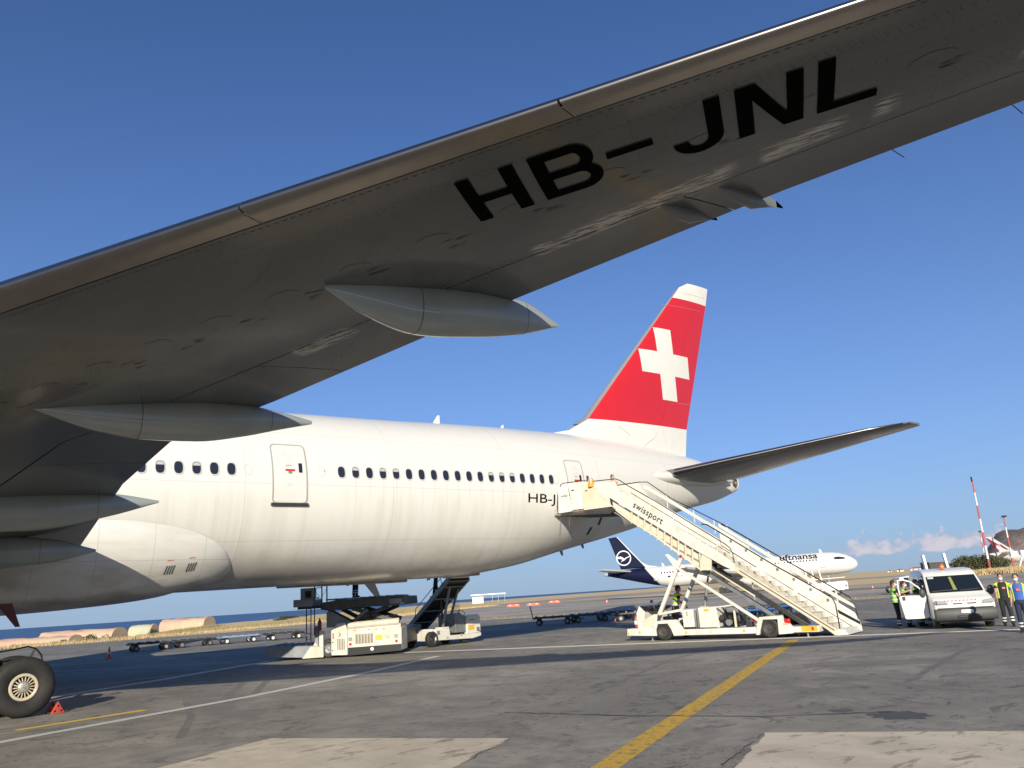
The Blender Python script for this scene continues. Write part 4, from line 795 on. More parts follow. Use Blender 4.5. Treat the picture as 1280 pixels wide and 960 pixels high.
# struts that carry the stair
P_('strut', WHITE, lambda g: g.beam((-.06, .1, .92), (1.10, .1, 2.95), .12, .13), .01); P_('strut', WHITE, lambda g: g.beam((-.06, 1.9, .92), (1.10, 1.9, 2.95), .12, .13), .01)
P_('strut_pin', RED, lambda g: g.cyl((1.12, -.02, 2.98), (1.12, .06, 2.98), .05, 12), 0)
P_('diagonal_strut', WHITE, lambda g: g.beam((.91, .04, 2.57), (3.76, .04, .6), .09, .10), .01); P_('diagonal_strut', WHITE, lambda g: g.beam((.91, 1.96, 2.57), (3.76, 1.96, .6), .09, .10), .01)
P_('lift_cylinder', GREYM, lambda g: (g.cyl((1.40, .9, 1.0), (1.62, .9, 1.9), .06, 12), g.cyl((1.62, .9, 1.9), (1.78, .9, 2.5), .038, 12)), 0); P_('cylinder_bracket', CREAM, lambda g: g.box((1.4, .9, 1.05), (.22, .3, .16)), .01)
# lower flight: stringers, treads, balustrade
LT = lambda x, y, dz=0.0: Vector((x, y, 2.5 + (x - 3.05) * (-2.32 / 3.26) + dz))
def lower_line(x, dz): return (x, 2.5 - (x - 3.05) * .7117 + dz)
P_('stringer', CREAM, lambda g: g.prism([lower_line(1.9, -.02), lower_line(6.32, 0), (6.40, .10), (6.20, .02), lower_line(5.9, -.21), lower_line(1.9, -.23)], .28, .36))
P_('stringer_slot', mat('slot_dark_grey', (0.12, .11, .10), .6), lambda g: g.prism([lower_line(3.2, -.055), lower_line(6.2, -.055), lower_line(6.2, -.095), lower_line(3.2, -.095)], .268, .282), 0)  # dark grey strip along the stringer face
P_('stringer', WHITE, lambda g: g.prism([lower_line(1.9, -.02), lower_line(6.32, 0), (6.46, .10), (6.30, .02), lower_line(5.9, -.21), lower_line(1.9, -.23)], 1.88, 1.96))
g = MB(); g.box((0, 0, 0), (.30, 1.52, .035)); g.box((.15, 0, -.095), (.014, 1.52, .19)); tread = g.mesh('tread', mat('tread_cream', (0.60, 0.55, 0.44), .6, var=.2, scale=5))
g = MB(); g.box((0, 0, .02), (.05, 1.5, .006)); nose = g.mesh('nosing', mat('nosing_grey', (.2, .19, .18), .7))
for k in range(17):
    x = 6.28 - k * .268; o = inst('tread', tread, T, (x - .15, 1.12, .16 + k * .1907)); inst('nosing', nose, o, (.12, 0, 0))
P_('foot_plate', WHITE, lambda g: g.prism([(6.25, .02), (6.28, .22), (6.5, .20), (6.62, .04)], .3, 2.0))
P_('far_panel', WHITE, lambda g: g.prism([lower_line(1.9, .02), lower_line(1.9, .58), lower_line(5.95, .58), (6.45, .66), (6.6, .30), (6.62, .05), lower_line(6.2, .02)], 1.94, 1.97))
P_('far_band', WHITE, lambda g: g.prism([lower_line(1.9, .70), lower_line(1.9, .85), lower_line(6.0, .85), (6.45, .93), (6.5, .80), lower_line(6.0, .70)], 1.94, 1.97), .004)
for k in range(6): x = 2.2 + k * .74; P_('panel_post', WHITE, lambda g: g.prism([lower_line(x, .5), lower_line(x, .98), lower_line(x + .05, .98), lower_line(x + .05, .5)], 1.975, 2.0), 0)
P_('bumper_strip', BLACKP, lambda g: g.prism([(5.9, .78), (6.58, .36), (6.60, .25), (5.92, .66)], 1.925, 1.94), 0)
def rail(name, pts, r=.022): return P_(name, BLACKP, lambda g: g.tube(pts, r, 8), 0, sm=60)
rail('handrail', [(1.95, .3, 4.08), (2.15, .3, 4.05), (4.4, .3, 2.46), (6.12, .3, 1.34), (6.28, .3, 1.2), (6.35, .3, 1.0), (6.37, .3, .24)])
for k in range(7):
    x = 3.0 + k * .52; z = 4.05 - (x - 2.15) * .7067; P_('rail_clamp', GREYM, lambda g: (g.box((x, .3, z - .09), (.07, .05, .10)),), 0)
rail('handrail', [(2.0, 1.96, 4.10), (2.25, 1.96, 4.0), (6.35, 1.96, 1.18), (6.5, 1.96, 1.0), (6.53, 1.96, .3)])

# upper flight: slotted side girder, lettered side panel
def band(x): return float(np.interp(x, [-2.4, -1.64, -.79, .52, 1.65, 2.76, 3.12], [6.02, 5.46, 4.87, 3.98, 3.20, 2.50, 2.26]))
def bandt(x): return float(np.interp(x, [-2.4, -1.38, -.54, .94, 1.69, 2.8, 3.15], [6.05, 5.76, 5.23, 4.19, 3.66, 2.88, 2.55]))
for y0, nm in ((-.02, 'side_panel'), (2.02, 'side_panel')):
    P_(nm, WHITE, lambda g: g.prism([(-2.34, 5.98), (-2.3, 6.12), (-1.36, 6.1), (-1.2, 5.70)] + [(x, bandt(x)) for x in (-.54, .94, 1.69, 2.8, 3.15)] + [(3.15, 2.30)] + [(x, band(x)) for x in (2.76, 1.65, .52, -.79, -1.64)], y0, y0 + .03), .004)
def girb(x): return float(np.interp(x, [-2.28, -1.70, -.92, .06, .83, 1.39, 1.85], [5.72, 5.15, 4.50, 3.84, 3.22, 2.79, 2.40]))
for y0 in (.02, 1.96):
    P_('girder_chord', CREAM, lambda g: g.prism([(x, girb(x) + .07) for x in (-2.2, -1.7, -.92, .06, .83, 1.39, 1.85)] + [(x, girb(x) - .02) for x in (1.85, 1.39, .83, .06, -.92, -1.7, -2.28)], y0, y0 + .07))
    for k in range(12):
        x = -.75 + k * .262
        P_('girder_web', CREAM, lambda g: g.beam((x, y0 + .03, band(x) + .02), (x - .07 if x < 1.8 else x - .02, y0 + .03, max(girb(min(x, 1.85)), 2.40)), .05, .07, up=(0, 1, 0)), 0)
    P_('girder_end', CREAM, lambda g: g.prism([(1.8, 2.42), (1.95, 3.0), (2.3, 2.78), (2.25, 2.40)], y0, y0 + .05), 0)
P_('inner_panel', WHITE, lambda g: g.prism([(-2.2, 5.5), (-1.2, 5.15), (2.3, 2.75), (2.3, 3.15), (-1.0, 5.55), (-1.2, 5.85), (-2.2, 6.0)], 1.99, 2.01), 0)
P_('far_band', WHITE, lambda g: g.prism([(-1.2, 6.05), (-1.0, 5.98), (2.9, 3.26), (2.9, 3.12), (-1.0, 5.82), (-1.2, 5.9)], 2.0, 2.03), 0)
for y0 in (.13, 1.9): P_('girder_infill', CREAM, lambda g: g.prism([(x, band(x) - .09) for x in (-1.64, -.79, .52, 1.65, 2.2)] + [(x, girb(x) + .06) for x in (1.8, 1.39, .83, .06, -.92, -1.62)], y0, y0 + .02), 0)
P_('stair_soffit', mat('soffit_grey', (0.22, 0.22, 0.21), .5), lambda g: g.prism([(-1.7, 5.0), (2.2, 2.5), (2.2, 2.44), (-1.7, 4.94)], .1, 1.95), 0)
for k in range(13): inst('tread', tread, T, (-.9 + k * .262, 1.05, 4.86 - k * .184))
P_('guide_rail', GREYM, lambda g: g.beam((1.7, .45, 2.42), (5.0, .45, .12), .08, .12)); P_('guide_rail', GREYM, lambda g: g.beam((1.7, 1.75, 2.42), (5.0, 1.75, .12), .08, .12)); P_('guide_rail', DARK, lambda g: g.beam((2.0, .5, 2.62), (5.3, .5, .32), .07, .16))
P_('guide_rail', CREAM, lambda g: g.beam((2.2, .4, 2.36), (3.6, .4, 1.4), .04, .05))
text_part('swissport', lambda x, y: Vector((-.72, -.0265, 4.93)) + Vector((1, 0, -.685)).normalized() * x + Vector((.685, 0, 1)).normalized() * y, .3, INK, T, fit=(1.40, .31), bold=.004, spacing=1.12)
rail('handrail', [(-4.0, 0, 6.12), (-3.95, 0, 6.28), (-3.8, 0, 6.33), (-2.9, 0, 6.31), (-2.3, 0, 6.22), (-1.34, 0, 6.18), (-1.15, 0, 6.1), (-.8, 0, 5.84), (.34, 0, 5.09), (1.72, 0, 4.1), (2.9, 0, 3.27), (3.08, 0, 3.1), (3.14, 0, 2.9), (3.16, 0, 2.56)], .018)
rail('middle_rail', [(-.7, 0, 5.55), (1.5, 0, 4.0), (3.05, 0, 2.93)], .012)
for x, z in ((.1, 5.25), (1.0, 4.62), (1.9, 3.97), (2.6, 3.47)): P_('rail_post', WHITE, lambda g: g.beam((x, 0, z - .85), (x, 0, z), .03, .03), 0)
rail('handrail', [(-3.9, 2.03, 6.2), (-1.4, 2.03, 6.2), (-1.0, 2.03, 6.15), (0, 2.03, 5.35), (2.04, 2.03, 4.12), (3.2, 2.03, 3.32)], .018)
for x, z in ((-.2, 5.5), (.9, 4.8), (1.7, 4.3)): P_('rail_post', WHITE, lambda g: g.beam((x, 2.03, z - .5), (x, 2.03, z), .035, .03), 0)
# platform
P_('platform_floor', DARK, lambda g: g.prism([(-4.08, 5.12), (-1.6, 5.12), (-1.45, 4.98), (-1.7, 4.84), (-4.0, 5.0)], -.05, 2.1))
P_('platform_panel', WHITE, lambda g: g.prism([(-4.05, 5.12), (-3.98, 6.12), (-3.85, 6.28), (-3.62, 6.3), (-3.47, 5.13)], -.06, -.03), .004)
P_('panel_frame', SIGN, lambda g: (g.beam((-4.07, -.07, 5.12), (-3.98, -.07, 6.2), .07, .04),), 0); P_('panel_frame', SIGN, lambda g: g.beam((-3.46, -.07, 5.14), (-3.64, -.07, 6.3), .07, .04), 0)
P_('platform_panel', WHITE, lambda g: g.prism([(-3.45, 5.18), (-3.58, 6.28), (-2.95, 6.28), (-2.90, 5.18)], -.02, .01), .004)
P_('platform_panel', CREAM, lambda g: g.prism([(-2.90, 5.10), (-2.93, 6.28), (-2.36, 6.2), (-2.22, 5.75), (-1.62, 5.12)], -.04, -.01), .004)
P_('platform_lip', CREAM, lambda g: g.bb(-2.88, -2.4, -.05, -.04, 5.2, 5.225), 0)
for x, z in ((-3.35, 5.98), (-2.7, 5.88)): P_('catch', BLACKP, lambda g: g.bb(x - .06, x + .06, -.06, -.045, z - .015, z + .015), 0)
P_('rusty_step', mat('rusty_beige', (.42, .27, .17), .7, var=.4, scale=9), lambda g: g.bb(-3.42, -2.92, -.05, -.02, 5.03, 5.14), 0)
P_('platform_panel', WHITE, lambda g: g.prism([(-4.0, 5.12), (-3.98, 6.2), (-1.4, 6.2), (-1.6, 5.12)], 2.04, 2.07), .004)
text_part('swissport', lambda x, y: Vector((-3.93 + x, -.066, 5.72 + y)), .15, INK, T, fit=(.46, .13))
P_('bumper', BLACK, lambda g: g.tube([(-4.12, .0, 5.05), (-4.16, .0, 5.6), (-4.12, .0, 6.0)], .06, 8), 0); P_('hook', BLACKP, lambda g: g.tube([(-4.3, -.02, 5.75), (-4.26, -.02, 5.6), (-4.15, -.02, 5.6)], .025, 6), 0)
P_('floor_edge', GREYM, lambda g: (g.bb(-4.35, -4.0, -.1, 2.1, 5.02, 5.09),), 0)
for x0, x1, z1 in ((-4.1, -4.3, 4.2), (-3.7, -3.75, 4.6)): P_('dangling_strap', GREYM, lambda g: g.beam((x0, .1, 5.0), (x1, .1, z1), .012, .012), 0)
# beacon at the top: stays with the truck
P_('amber_beacon', mat('orange_lamp', (.8, .32, .06), .3, coat=.4), lambda g: (g.lathe((-2.45, -.05, 6.0), (0, 0, 1), [(.12, 0), (.13, .1), (.11, .3), (.05, .36), (.01, .36)], 12)), 0)
P_('work_light', DARK, lambda g: g.box((-2.62, 0, 6.38), (.07, .08, .2)), .01)

# ------------------------------------------------------------------ container loader
TLM = mat('chipped_white_paint', (0.63, 0.60, 0.51), .45, var=.45, scale=2.0, color2=(.50, .42, .32)); LDK = mat('greasy_dark_steel', (0.05, .048, .045), .5, .3, var=.5, scale=5, color2=(.10, .09, .075)); LGR = mat('loader_grey', (.25, .26, .27), .5, .1, var=.3, scale=3)
Ld = thing('container_loader', 'white container loader with raised dark scissor platform under the fuselage', 'container loader', (51.13, 2.80, 0), math.atan2(-.65, .76)); Ld.scale = (.976, .976, .976)
def L_(name, mt, fn, bev=.012, par=None, sm=38): g = MB(); fn(g); return g.build(name, mt, par or Ld, sm=sm, bev=bev)
bd = L_('engine_cabinet', TLM, lambda g: g.prism([(0, .10), (0, 1.06), (2.24, 1.06), (2.24, .16)], 0, 1.3), .03)
L_('skirt', BLACKP, lambda g: g.prism([(.02, .06), (.02, .37), (2.23, .40), (2.23, .14)], -.02, -.002), 0, bd)
L_('tow_eye', SIGN, lambda g: g.cyl((1.02, -.05, .27), (1.02, -.02, .27), .07, 12), 0, bd)
for k in range(6): L_('grille', mat('rusty_mesh', (.30, .27, .21), .7, var=.4, scale=14), lambda g: (g.bb(.33 + k * .125, .43 + k * .125, -.012, -.002, .50, .88),) + tuple(g.bb(.33 + k * .125, .43 + k * .125, -.018, -.012, .52 + j * .05, .53 + j * .05) for j in range(7)), 0, bd)
L_('label', YELLOW, lambda g: g.bb(1.15, 1.45, -.01, -.002, .60, .80), 0, bd)
text_part('TLD', lambda x, y: Vector((1.52 + x, -.01, .64 + y)), .12, mat('grey_print', (.2, .2, .22), .5), bd, fit=(.24, .12))
for x, z in ((.12, .50), (2.02, .52)): L_('tail_light', REDLENS, lambda g: (g.cyl((x, -.03, z), (x, 0, z), .055, 12),), 0, bd); L_('lamp_housing', GREYM, lambda g: g.bb(x - .08, x + .08, -.02, -.002, z + .13, z + .27), 0, bd)
for x in (.25, .85, 1.15, 1.45): L_('red_mark', RED, lambda g: g.bb(x, x + .1, -.012, -.002, 1.015, 1.04), 0, bd)
L_('body_seam', SEAM, lambda g: g.bb(1.88, 1.89, -.008, -.001, .42, 1.0), 0, bd)
L_('hood_roll', TLM, lambda g: (g.cyl((.02, .12, 1.22), (2.14, .12, 1.28), .15, 14), g.bb(0, 2.2, .05, 1.3, 1.05, 1.2)), .0, sm=50)
lp = L_('side_cabinet', TLM, lambda g: g.prism([(-.69, .10), (-.69, 1.08), (-.42, 1.36), (-.10, 1.38), (-.01, 1.1), (-.01, .08)], .02, 1.2), .03)
for k in range(5): L_('louvre', mat('louvre_dark', (0.10, 0.09, 0.08), .6), lambda g: g.bb(-.42 + k * .065, -.39 + k * .065, .005, .015, .30, .74), 0, lp)
L_('red_mark', RED, lambda g: g.bb(-.62, -.57, .008, .018, .75, .98), 0, lp); L_('latch', BLACKP, lambda g: g.tube([(-.36, .01, .98), (-.28, .0, .92), (-.36, .01, .82)], .014, 6), 0, lp)
for z in (.3, .62): L_('hinge', BLACKP, lambda g: g.box((-.62, .01, z), (.05, .02, .04)), 0, lp)
tyre_wheel(Ld, (-.86, .35, .37), .37, .26); tyre_wheel(Ld, (1.2, .9, .3), .3, .25); tyre_wheel(Ld, (-.86, 3.6, .37), .37, .26)
L_('low_platform', LGR, lambda g: g.prism([(-3.45, .20), (-3.42, .60), (-1.3, .52), (-1.0, .44), (-1.0, .10), (-1.7, .06)], .1, 2.6), .02)
for k in range(7): L_('roller', DARK, lambda g: g.cyl((-3.3 + k * .3, .3, .6 - k * .012), (-3.3 + k * .3, 2.4, .6 - k * .012), .035, 8), 0)
L_('platform_end', TLM, lambda g: g.prism([(-1.9, .05), (-1.55, .5), (-1.05, .46), (-1.02, .06)], .06, .10), .0); L_('foot_mound', TLM, lambda g: g.prism([(-1.5, .45), (-1.38, .68), (-1.2, .45)], .1, .6), .02)
L_('mast_post', CREAM, lambda g: g.bb(-1.22, -1.05, .15, .33, .2, 1.08), .01); L_('mast_post', LGR, lambda g: g.bb(-1.42, -1.26, .2, .42, .45, 1.3), .01)
fe = L_('fire_extinguisher', mat('dark_red_paint', (.25, .02, .02), .4), lambda g: g.lathe((-1.18, .1, 1.1), (0, 0, 1), [(.02, 0), (.08, .02), (.08, .35), (.05, .42), (.025, .45), (.02, .52)], 12), 0, sm=50)
for x in (-1.74, -1.55, -1.40):
    L_('ladder_rail', BLACKP, lambda g: g.beam((x, .1, .6 if x != -1.40 else .95), (x + .01, .1, 2.08), .035, .035), 0)
for k in range(6): L_('rung', BLACKP, lambda g: g.beam((-1.74, .1, .8 + k * .24), (-1.55, .1, .8 + k * .24), .02, .02), 0)
L_('work_lamp', SIGN, lambda g: g.ell((-1.75, .05, .98), (.06, .06, .07), 10), 0)
cb = L_('control_platform', LGR, lambda g: (g.bb(-2.23, -1.4, -.1, 1.2, 2.10, 2.40),), .02); L_('under_beam', BLACKP, lambda g: g.bb(-2.05, -1.0, -.1, 1.2, 2.0, 2.1), .01)
con = L_('control_cabin', LGR, lambda g: (g.bb(-1.96, -1.42, 0, .5, 2.4, 2.85),), .02); L_('window', GLASS, lambda g: g.bb(-1.75, -1.5, -.012, -.002, 2.46, 2.74), 0, con)
L_('guard_rail', BLACKP, lambda g: (g.beam((-1.36, 0, 2.3), (-1.36, 0, 3.3), .04, .04),), 0)
for x in (-1.05, -.84): L_('guard_post', DARK, lambda g: g.beam((x, 0, 2.2), (x, 0, 3.35), .045, .045), 0)
L_('guard_rail', BLACKP, lambda g: g.beam((-1.36, 0, 2.82), (-1.05, 0, 2.84), .03, .03), 0); L_('cross_wire', BLACKP, lambda g: (g.beam((-1.36, 0, 2.75), (-1.1, 0, 2.4), .012, .012),), 0); L_('cross_wire', BLACKP, lambda g: g.beam((-1.05, 0, 2.45), (-.84, 0, 2.8), .012, .012), 0)
L_('signal_lamp', SIGN, lambda g: g.box((-1.24, -.02, 2.4), (.16, .05, .12)), .01)
L_('main_platform', LDK, lambda g: (g.prism([(-1.12, 1.95), (-1.1, 2.22), (-.1, 2.32), (.1, 2.26), (2.36, 2.30), (2.38, 1.97), (1.7, 1.92), (.3, 1.96), (-.2, 1.88), (-.8, 1.88)], 0, 3.4),), .02)
L_('platform_edge', DARK, lambda g: g.prism([(.02, 2.26), (2.4, 2.32), (2.4, 2.28), (.02, 2.22)], -.04, .02), 0); L_('end_frame', LGR, lambda g: g.bb(1.78, 2.30, -.03, 0, 2.0, 2.2), .01)
for k in range(9): L_('roller', GREYM, lambda g: g.cyl((-.9 + k * .36, .15, 2.33), (-.9 + k * .36, 3.2, 2.33), .035, 8), 0)
for y in (.5, 2.7):
    for a_, b_ in (((.0, 1.35), (1.65, 1.92)), ((.1, 1.92), (1.75, 1.35)), ((-.9, 1.9), (.3, 1.25))): L_('scissor_arm', LDK, lambda g: g.beam((a_[0], y, a_[1]), (b_[0], y, b_[1]), .08, .17), .01)
L_('scissor_box', LDK, lambda g: g.bb(.3, 1.6, .6, 2.6, 1.2, 1.55), .03); L_('lift_plate', LGR, lambda g: g.prism([(-.95, 1.2), (-.95, 1.82), (-.75, 1.85), (.15, 1.35), (-.1, 1.2)], .3, .4), .01); L_('base_frame', DARK, lambda g: g.bb(-1.0, 2.2, 1.2, 5.2, .35, 1.0), .02)
L_('raised_cylinder', GREYM, lambda g: g.cyl((.2, .45, 1.4), (.75, .45, 1.86), .07, 10), 0)

# ------------------------------------------------------------------ belt loader
BL = thing('belt_loader', 'white belt loader with its steep conveyor raised to the aft hold', 'belt loader', (55.58, 3.45, 0), math.atan2(.2, .98))
def B_f(name, mt, fn, bev=.012, par=None, sm=38): g = MB(); fn(g); return g.build(name, mt, par or BL, sm=sm, bev=bev)
ch = B_f('chassis', WHITE, lambda g: (g.prism([(.12, .26), (.12, .74), (1.0, .74), (1.05, .42), (2.2, .40), (3.05, .42), (3.06, .26), (2.5, .18)], 0, 1.5),), .03)
B_f('cab', WHITE, lambda g: (g.prism([(2.15, .40), (2.15, 1.20), (2.9, 1.24), (3.05, 1.15), (3.06, .40)], .02, 1.2),), .04)
B_f('dashboard', GREYM, lambda g: g.prism([(1.5, .5), (1.45, 1.30), (1.85, 1.34), (2.14, 1.1), (2.14, .5)], .1, 1.2), .02); B_f('headrest_cage', BLACKP, lambda g: tuple(g.beam((1.45 + k * .08, .15, 1.3), (1.43 + k * .075, .15, 1.72), .012, .012) for k in range(6)) + tuple(g.beam((1.43, .15, 1.36 + k * .09), (1.85, .15, 1.36 + k * .09), .01, .01) for k in range(5)), 0)
B_f('steering_wheel', BLACKP, lambda g: g.tube([(2.3 + .2 * math.cos(a), .5 + .1 * math.sin(a), 1.34 + .12 * math.sin(a)) for a in [2 * PI * k / 16 for k in range(17)]], .014, 6), 0)
B_f('label', YELLOW, lambda g: g.bb(2.22, 2.60, -.0, .018, .58, .78), 0); B_f('number_print', mat('grey_print', (.2, .2, .22), .5), lambda g: tuple(g.bb(2.3 + k * .07, 2.35 + k * .07, .008, .018, .98, 1.03) for k in range(5)), 0)['kind'] = 'stuff'
for x in (.3, 2.85): B_f('lamp_housing', GREYM, lambda g: g.bb(x - .08, x + .08, -.012, .0 if x < 1 else .018, .50, .66), 0)
for x, z in ((.86, .33), (1.75, .36), (2.95, .48)): B_f('red_mark', RED, lambda g: g.cyl((x, -.012, z), (x, 0, z), .035, 10), 0)
B_f('nose_cover', WHITE, lambda g: g.bb(-.05, .12, .1, 1.45, .25, .76), .03)
for x, y, f in ((.0, .1, -1), (.0, 1.5, 1), (2.2, .25, -1), (2.2, 1.5, 1)): tyre_wheel(BL, (x - .02, y, .33), .33, .22, DARK, face=f)
BA_ = Vector((2.75, 4.2, .62)); BB_ = Vector((.62, -1.1, 2.85))
bd_ = (BB_ - BA_).normalized(); bs_ = bd_.cross(Vector((0, 0, 1))).normalized()
CVG = mat('conveyor_grey', (.22, .22, .21), .5, .2, var=.3)
for q in (-.48, .48): B_f('conveyor_beam', CVG, lambda g: g.beam(BA_ + bs_ * q, BB_ + bs_ * q, .07, .24), .01)
for t in (0, .22, .45, .68, .9, 1): B_f('conveyor_cross_member', CVG, lambda g: g.beam(BA_.lerp(BB_, t) - bs_ * .48 - Vector((0, 0, .12)), BA_.lerp(BB_, t) + bs_ * .48 - Vector((0, 0, .12)), .12, .06), 0)
B_f('belt', BLACK, lambda g: g.beam(BA_, BB_, .84, .1), .02)
for q in (-.52, .52): B_f('handrail', BLACKP, lambda g: g.tube([BA_.lerp(BB_, .25) + bs_ * q, BA_.lerp(BB_, .28) + bs_ * q + Vector((0, 0, .4)), BA_.lerp(BB_, .85) + bs_ * q + Vector((0, 0, .4)), BA_.lerp(BB_, .88) + bs_ * q], .018, 6), 0)
B_f('lift_arm', GREYM, lambda g: g.beam((.75, .2, .7), (.62, -.5, 2.5), .09, .09), .01); B_f('lift_arm', GREYM, lambda g: g.beam((1.6, .75, .7), (1.35, -.35, 2.5), .09, .09), .01); B_f('lift_cylinder', DARK, lambda g: g.cyl((1.4, .8, .6), (1.3, .8, 2.0), .05, 10), 0)
B_f('cross_member', GREYM, lambda g: g.beam((.65, -.1, 1.95), (1.45, .1, 2.0), .06, .09), .01)
B_f('bumper_pad', SIGN, lambda g: g.box((.62, -1.15, 2.93), (1.0, .3, .14)), .05); B_f('toolbox', WHITE, lambda g: g.bb(.5, 1.0, .02, .4, .74, .80), .01)
# ------------------------------------------------------------------ van with its door open
V = thing('van', 'white van facing the camera with orange roof beacon and open door', 'van', (63.86, -15.63, 0), math.atan2(-.80, .60))
VW = mat('van_white', (0.80, 0.775, 0.71), .28, var=.06, scale=1.5, coat=.4); BUMP = mat('grey_bumper_plastic', (0.055, 0.057, 0.053), .55, var=.2, scale=4)
def V_(name, mt, fn, bev=.008, par=None, sm=38): g = MB(); fn(g); return g.build(name, mt, par or V, sm=sm, bev=bev)
prof = [(.10, .30), (.06, .60), (.04, .76), (.12, .86), (.42, .99), (.88, 1.12), (1.20, 1.42), (1.50, 1.67), (1.72, 1.80), (2.1, 1.90), (2.9, 1.94), (3.9, 1.92), (4.28, 1.82), (4.42, 1.3), (4.46, .6), (4.40, .30)]
def vw(x, y, z):  # tumblehome
    k = 1 - .09 * ss((z - 1.05) / .85); return (x * k, y + .10 * abs(x) ** 3 * (1 if y < 1.6 else 0), z)
g = MB(); rings = []
for x in (-.90, -.885, -.83, -.6, -.3, 0, .3, .6, .83, .885, .90):
    sh = .05 if abs(x) > .895 else (.02 if abs(x) > .88 else 0); cy, cz = 2.3, 1.0
    rings.append([vw(x, cy + (y - cy) * (1 - sh * .5), cz + (z - cz) * (1 - sh)) for y, z in prof])
g.loft(rings); vb = g.build('body', VW, V, sm=35)
def quad(name, mt, pts, par=None, n=6, off=.012, thick=None):
    """glass laid on the body: corners bl, br, tr, tl as (x, y, z)"""
    g = MB(); vs = []
    a, b, c, d = [Vector(p) for p in pts]; nn = (b - a).cross(d - a).normalized()
    for j in range(n + 1):
        for i in range(n + 1):
            p = a.lerp(b, i / n).lerp(d.lerp(c, i / n), j / n); vs.append(p + nn * off)
    g.add(vs, [(j * (n + 1) + i, j * (n + 1) + i + 1, (j + 1) * (n + 1) + i + 1, (j + 1) * (n + 1) + i) for j in range(n) for i in range(n)]); return g.build(name, mt, par or V, sm=60)
def vwc(x, t):   # windscreen surface: t 0 base .. 1 top
    y = .90 + .60 * t; z = 1.14 + .53 * t; return vw(x, y, z)
g = MB(); vs = [Vector(vwc(-.82 + 1.64 * i / 12, j / 6)) + Vector((0, -.02, .014)) for j in range(7) for i in range(13)]; g.add(vs, [(j * 13 + i, j * 13 + i + 1, (j + 1) * 13 + i + 1, (j + 1) * 13 + i) for j in range(6) for i in range(12)]); ws_ = g.build('windscreen', GLASS, V, sm=60)
V_('sun_strip', mat('pale_green_sticker', (.45, .55, .5), .4), lambda g: g.add([Vector(vwc(x, t)) + Vector((0, -.026, .02)) for x, t in ((-.78, .84), (-.58, .84), (-.58, .96), (-.78, .96))], [(0, 1, 2, 3)]), 0, ws_)
V_('hanging_vest', mat('olive_cloth', (.25, .26, .06), .8), lambda g: g.add([Vector(vwc(x, t)) + Vector((0, -.024, .018)) for x, t in ((-.08, .12), (.03, .1), (.0, .92), (-.09, .9))], [(0, 1, 2, 3)]), 0, ws_)
for x0, x1 in ((-.75, -.1), (.1, .72)): V_('wiper', BLACKP, lambda g: g.beam(Vector(vwc(x0, .05)) + Vector((0, -.04, .03)), Vector(vwc(x1, .10)) + Vector((0, -.04, .03)), .02, .02), 0)
V_('bumper', BUMP, lambda g: g.loft([[(x, y + .10 * abs(x) ** 3 - .0, z) for y, z in ((.0, .30), (-.03, .36), (-.03, .50), (-.01, .58), (.02, .64), (.3, .64), (.3, .27), (.05, .27))] for x in (-.91, -.88, -.7, -.35, 0, .35, .7, .88, .91)]), .01, sm=50)
V_('bumper_grille', BLACKP, lambda g: g.box((.02, -.045, .40), (.62, .03, .07), 0), .01)
V_('upper_grille', BLACKP, lambda g: g.box((0, .035, .665), (1.66, .03, .03)), 0)
for x in (-.22, .2): V_('vent', BLACKP, lambda g: g.box((x, .055, .80), (.26, .05, .03)), 0)
V_('number_plate', SIGN, lambda g: g.box((.01, -.045, .555), (.36, .012, .10)), .003); V_('plate_characters', mat('grey_print', (.2, .2, .22), .5), lambda g: [g.box((-.12 + k * .042, -.053, .555), (.022, .004, .05)) for k in range(7) if k != 3], 0)['kind'] = 'stuff'
for sx_ in (-1, 1): V_('headlight', CLEAR, lambda g: g.prism([(sx_ * .50, .79), (sx_ * .84, .80), (sx_ * .85, .92), (sx_ * .55, .88)], .015, .12), .01); V_('indicator', AMBER, lambda g: g.box((sx_ * .865, .12, .86), (.03, .08, .10)), .005)
CHV = mat('red_chevron_print', (0.65, 0.12, 0.10), .5)
for k in range(9): x = -.62 + k * .115; V_('chevron', CHV, lambda g: g.add([(x, .135, .878), (x + .05, .135, .878), (x + .09, .20, .905), (x + .04, .20, .905)], [(0, 1, 2, 3)]), 0)
V_('beacon', mat('orange_beacon', (.70, .16, .04), .25, coat=.6), lambda g: g.lathe((-.09, 2.05, 1.90), (0, 0, 1), [(.075, 0), (.08, .03), (.075, .10), (.06, .16), (.03, .185), (.005, .19)], 14), 0, sm=50)
for sx_ in (-1, 1): m_ = V_('mirror', BUMP, lambda g: g.ell((sx_ * 1.05, 1.02, 1.16), (.11, .08, .16), 12), 0, sm=60); V_('mirror_arm', BUMP, lambda g: g.beam((sx_ * .88, 1.05, 1.1), (sx_ * 1.0, 1.02, 1.12), .05, .05), 0, m_)
for x, y, f in ((-.80, .86, 1), (.80, .86, 1), (-.80, 3.7, 1), (.80, 3.7, 1)):
    M_ = Matrix.Translation((x, y, .315)) @ Matrix.Rotation(-PI / 2 if x < 0 else PI / 2, 4, 'Z')
    g = MB(); g.M = M_; g.lathe((0, 0, 0), (0, 1, 0), [(.19, -.08), (.22, -.1), (.3, -.09), (.315, -.05), (.315, .06), (.3, .1), (.2, .1)], 24); o = g.build('wheel', BLACK, V, sm=45); g = MB(); g.M = M_; g.lathe((0, 0, 0), (0, 1, 0), [(.195, -.085), (.17, -.09), (.13, -.06), (.05, -.08), (.01, -.08)], 20); g.build('rim', GREYM, o, sm=45)
V_('underbody', BLACKP, lambda g: g.bb(-.8, .8, .25, 4.3, .2, .4), 0)
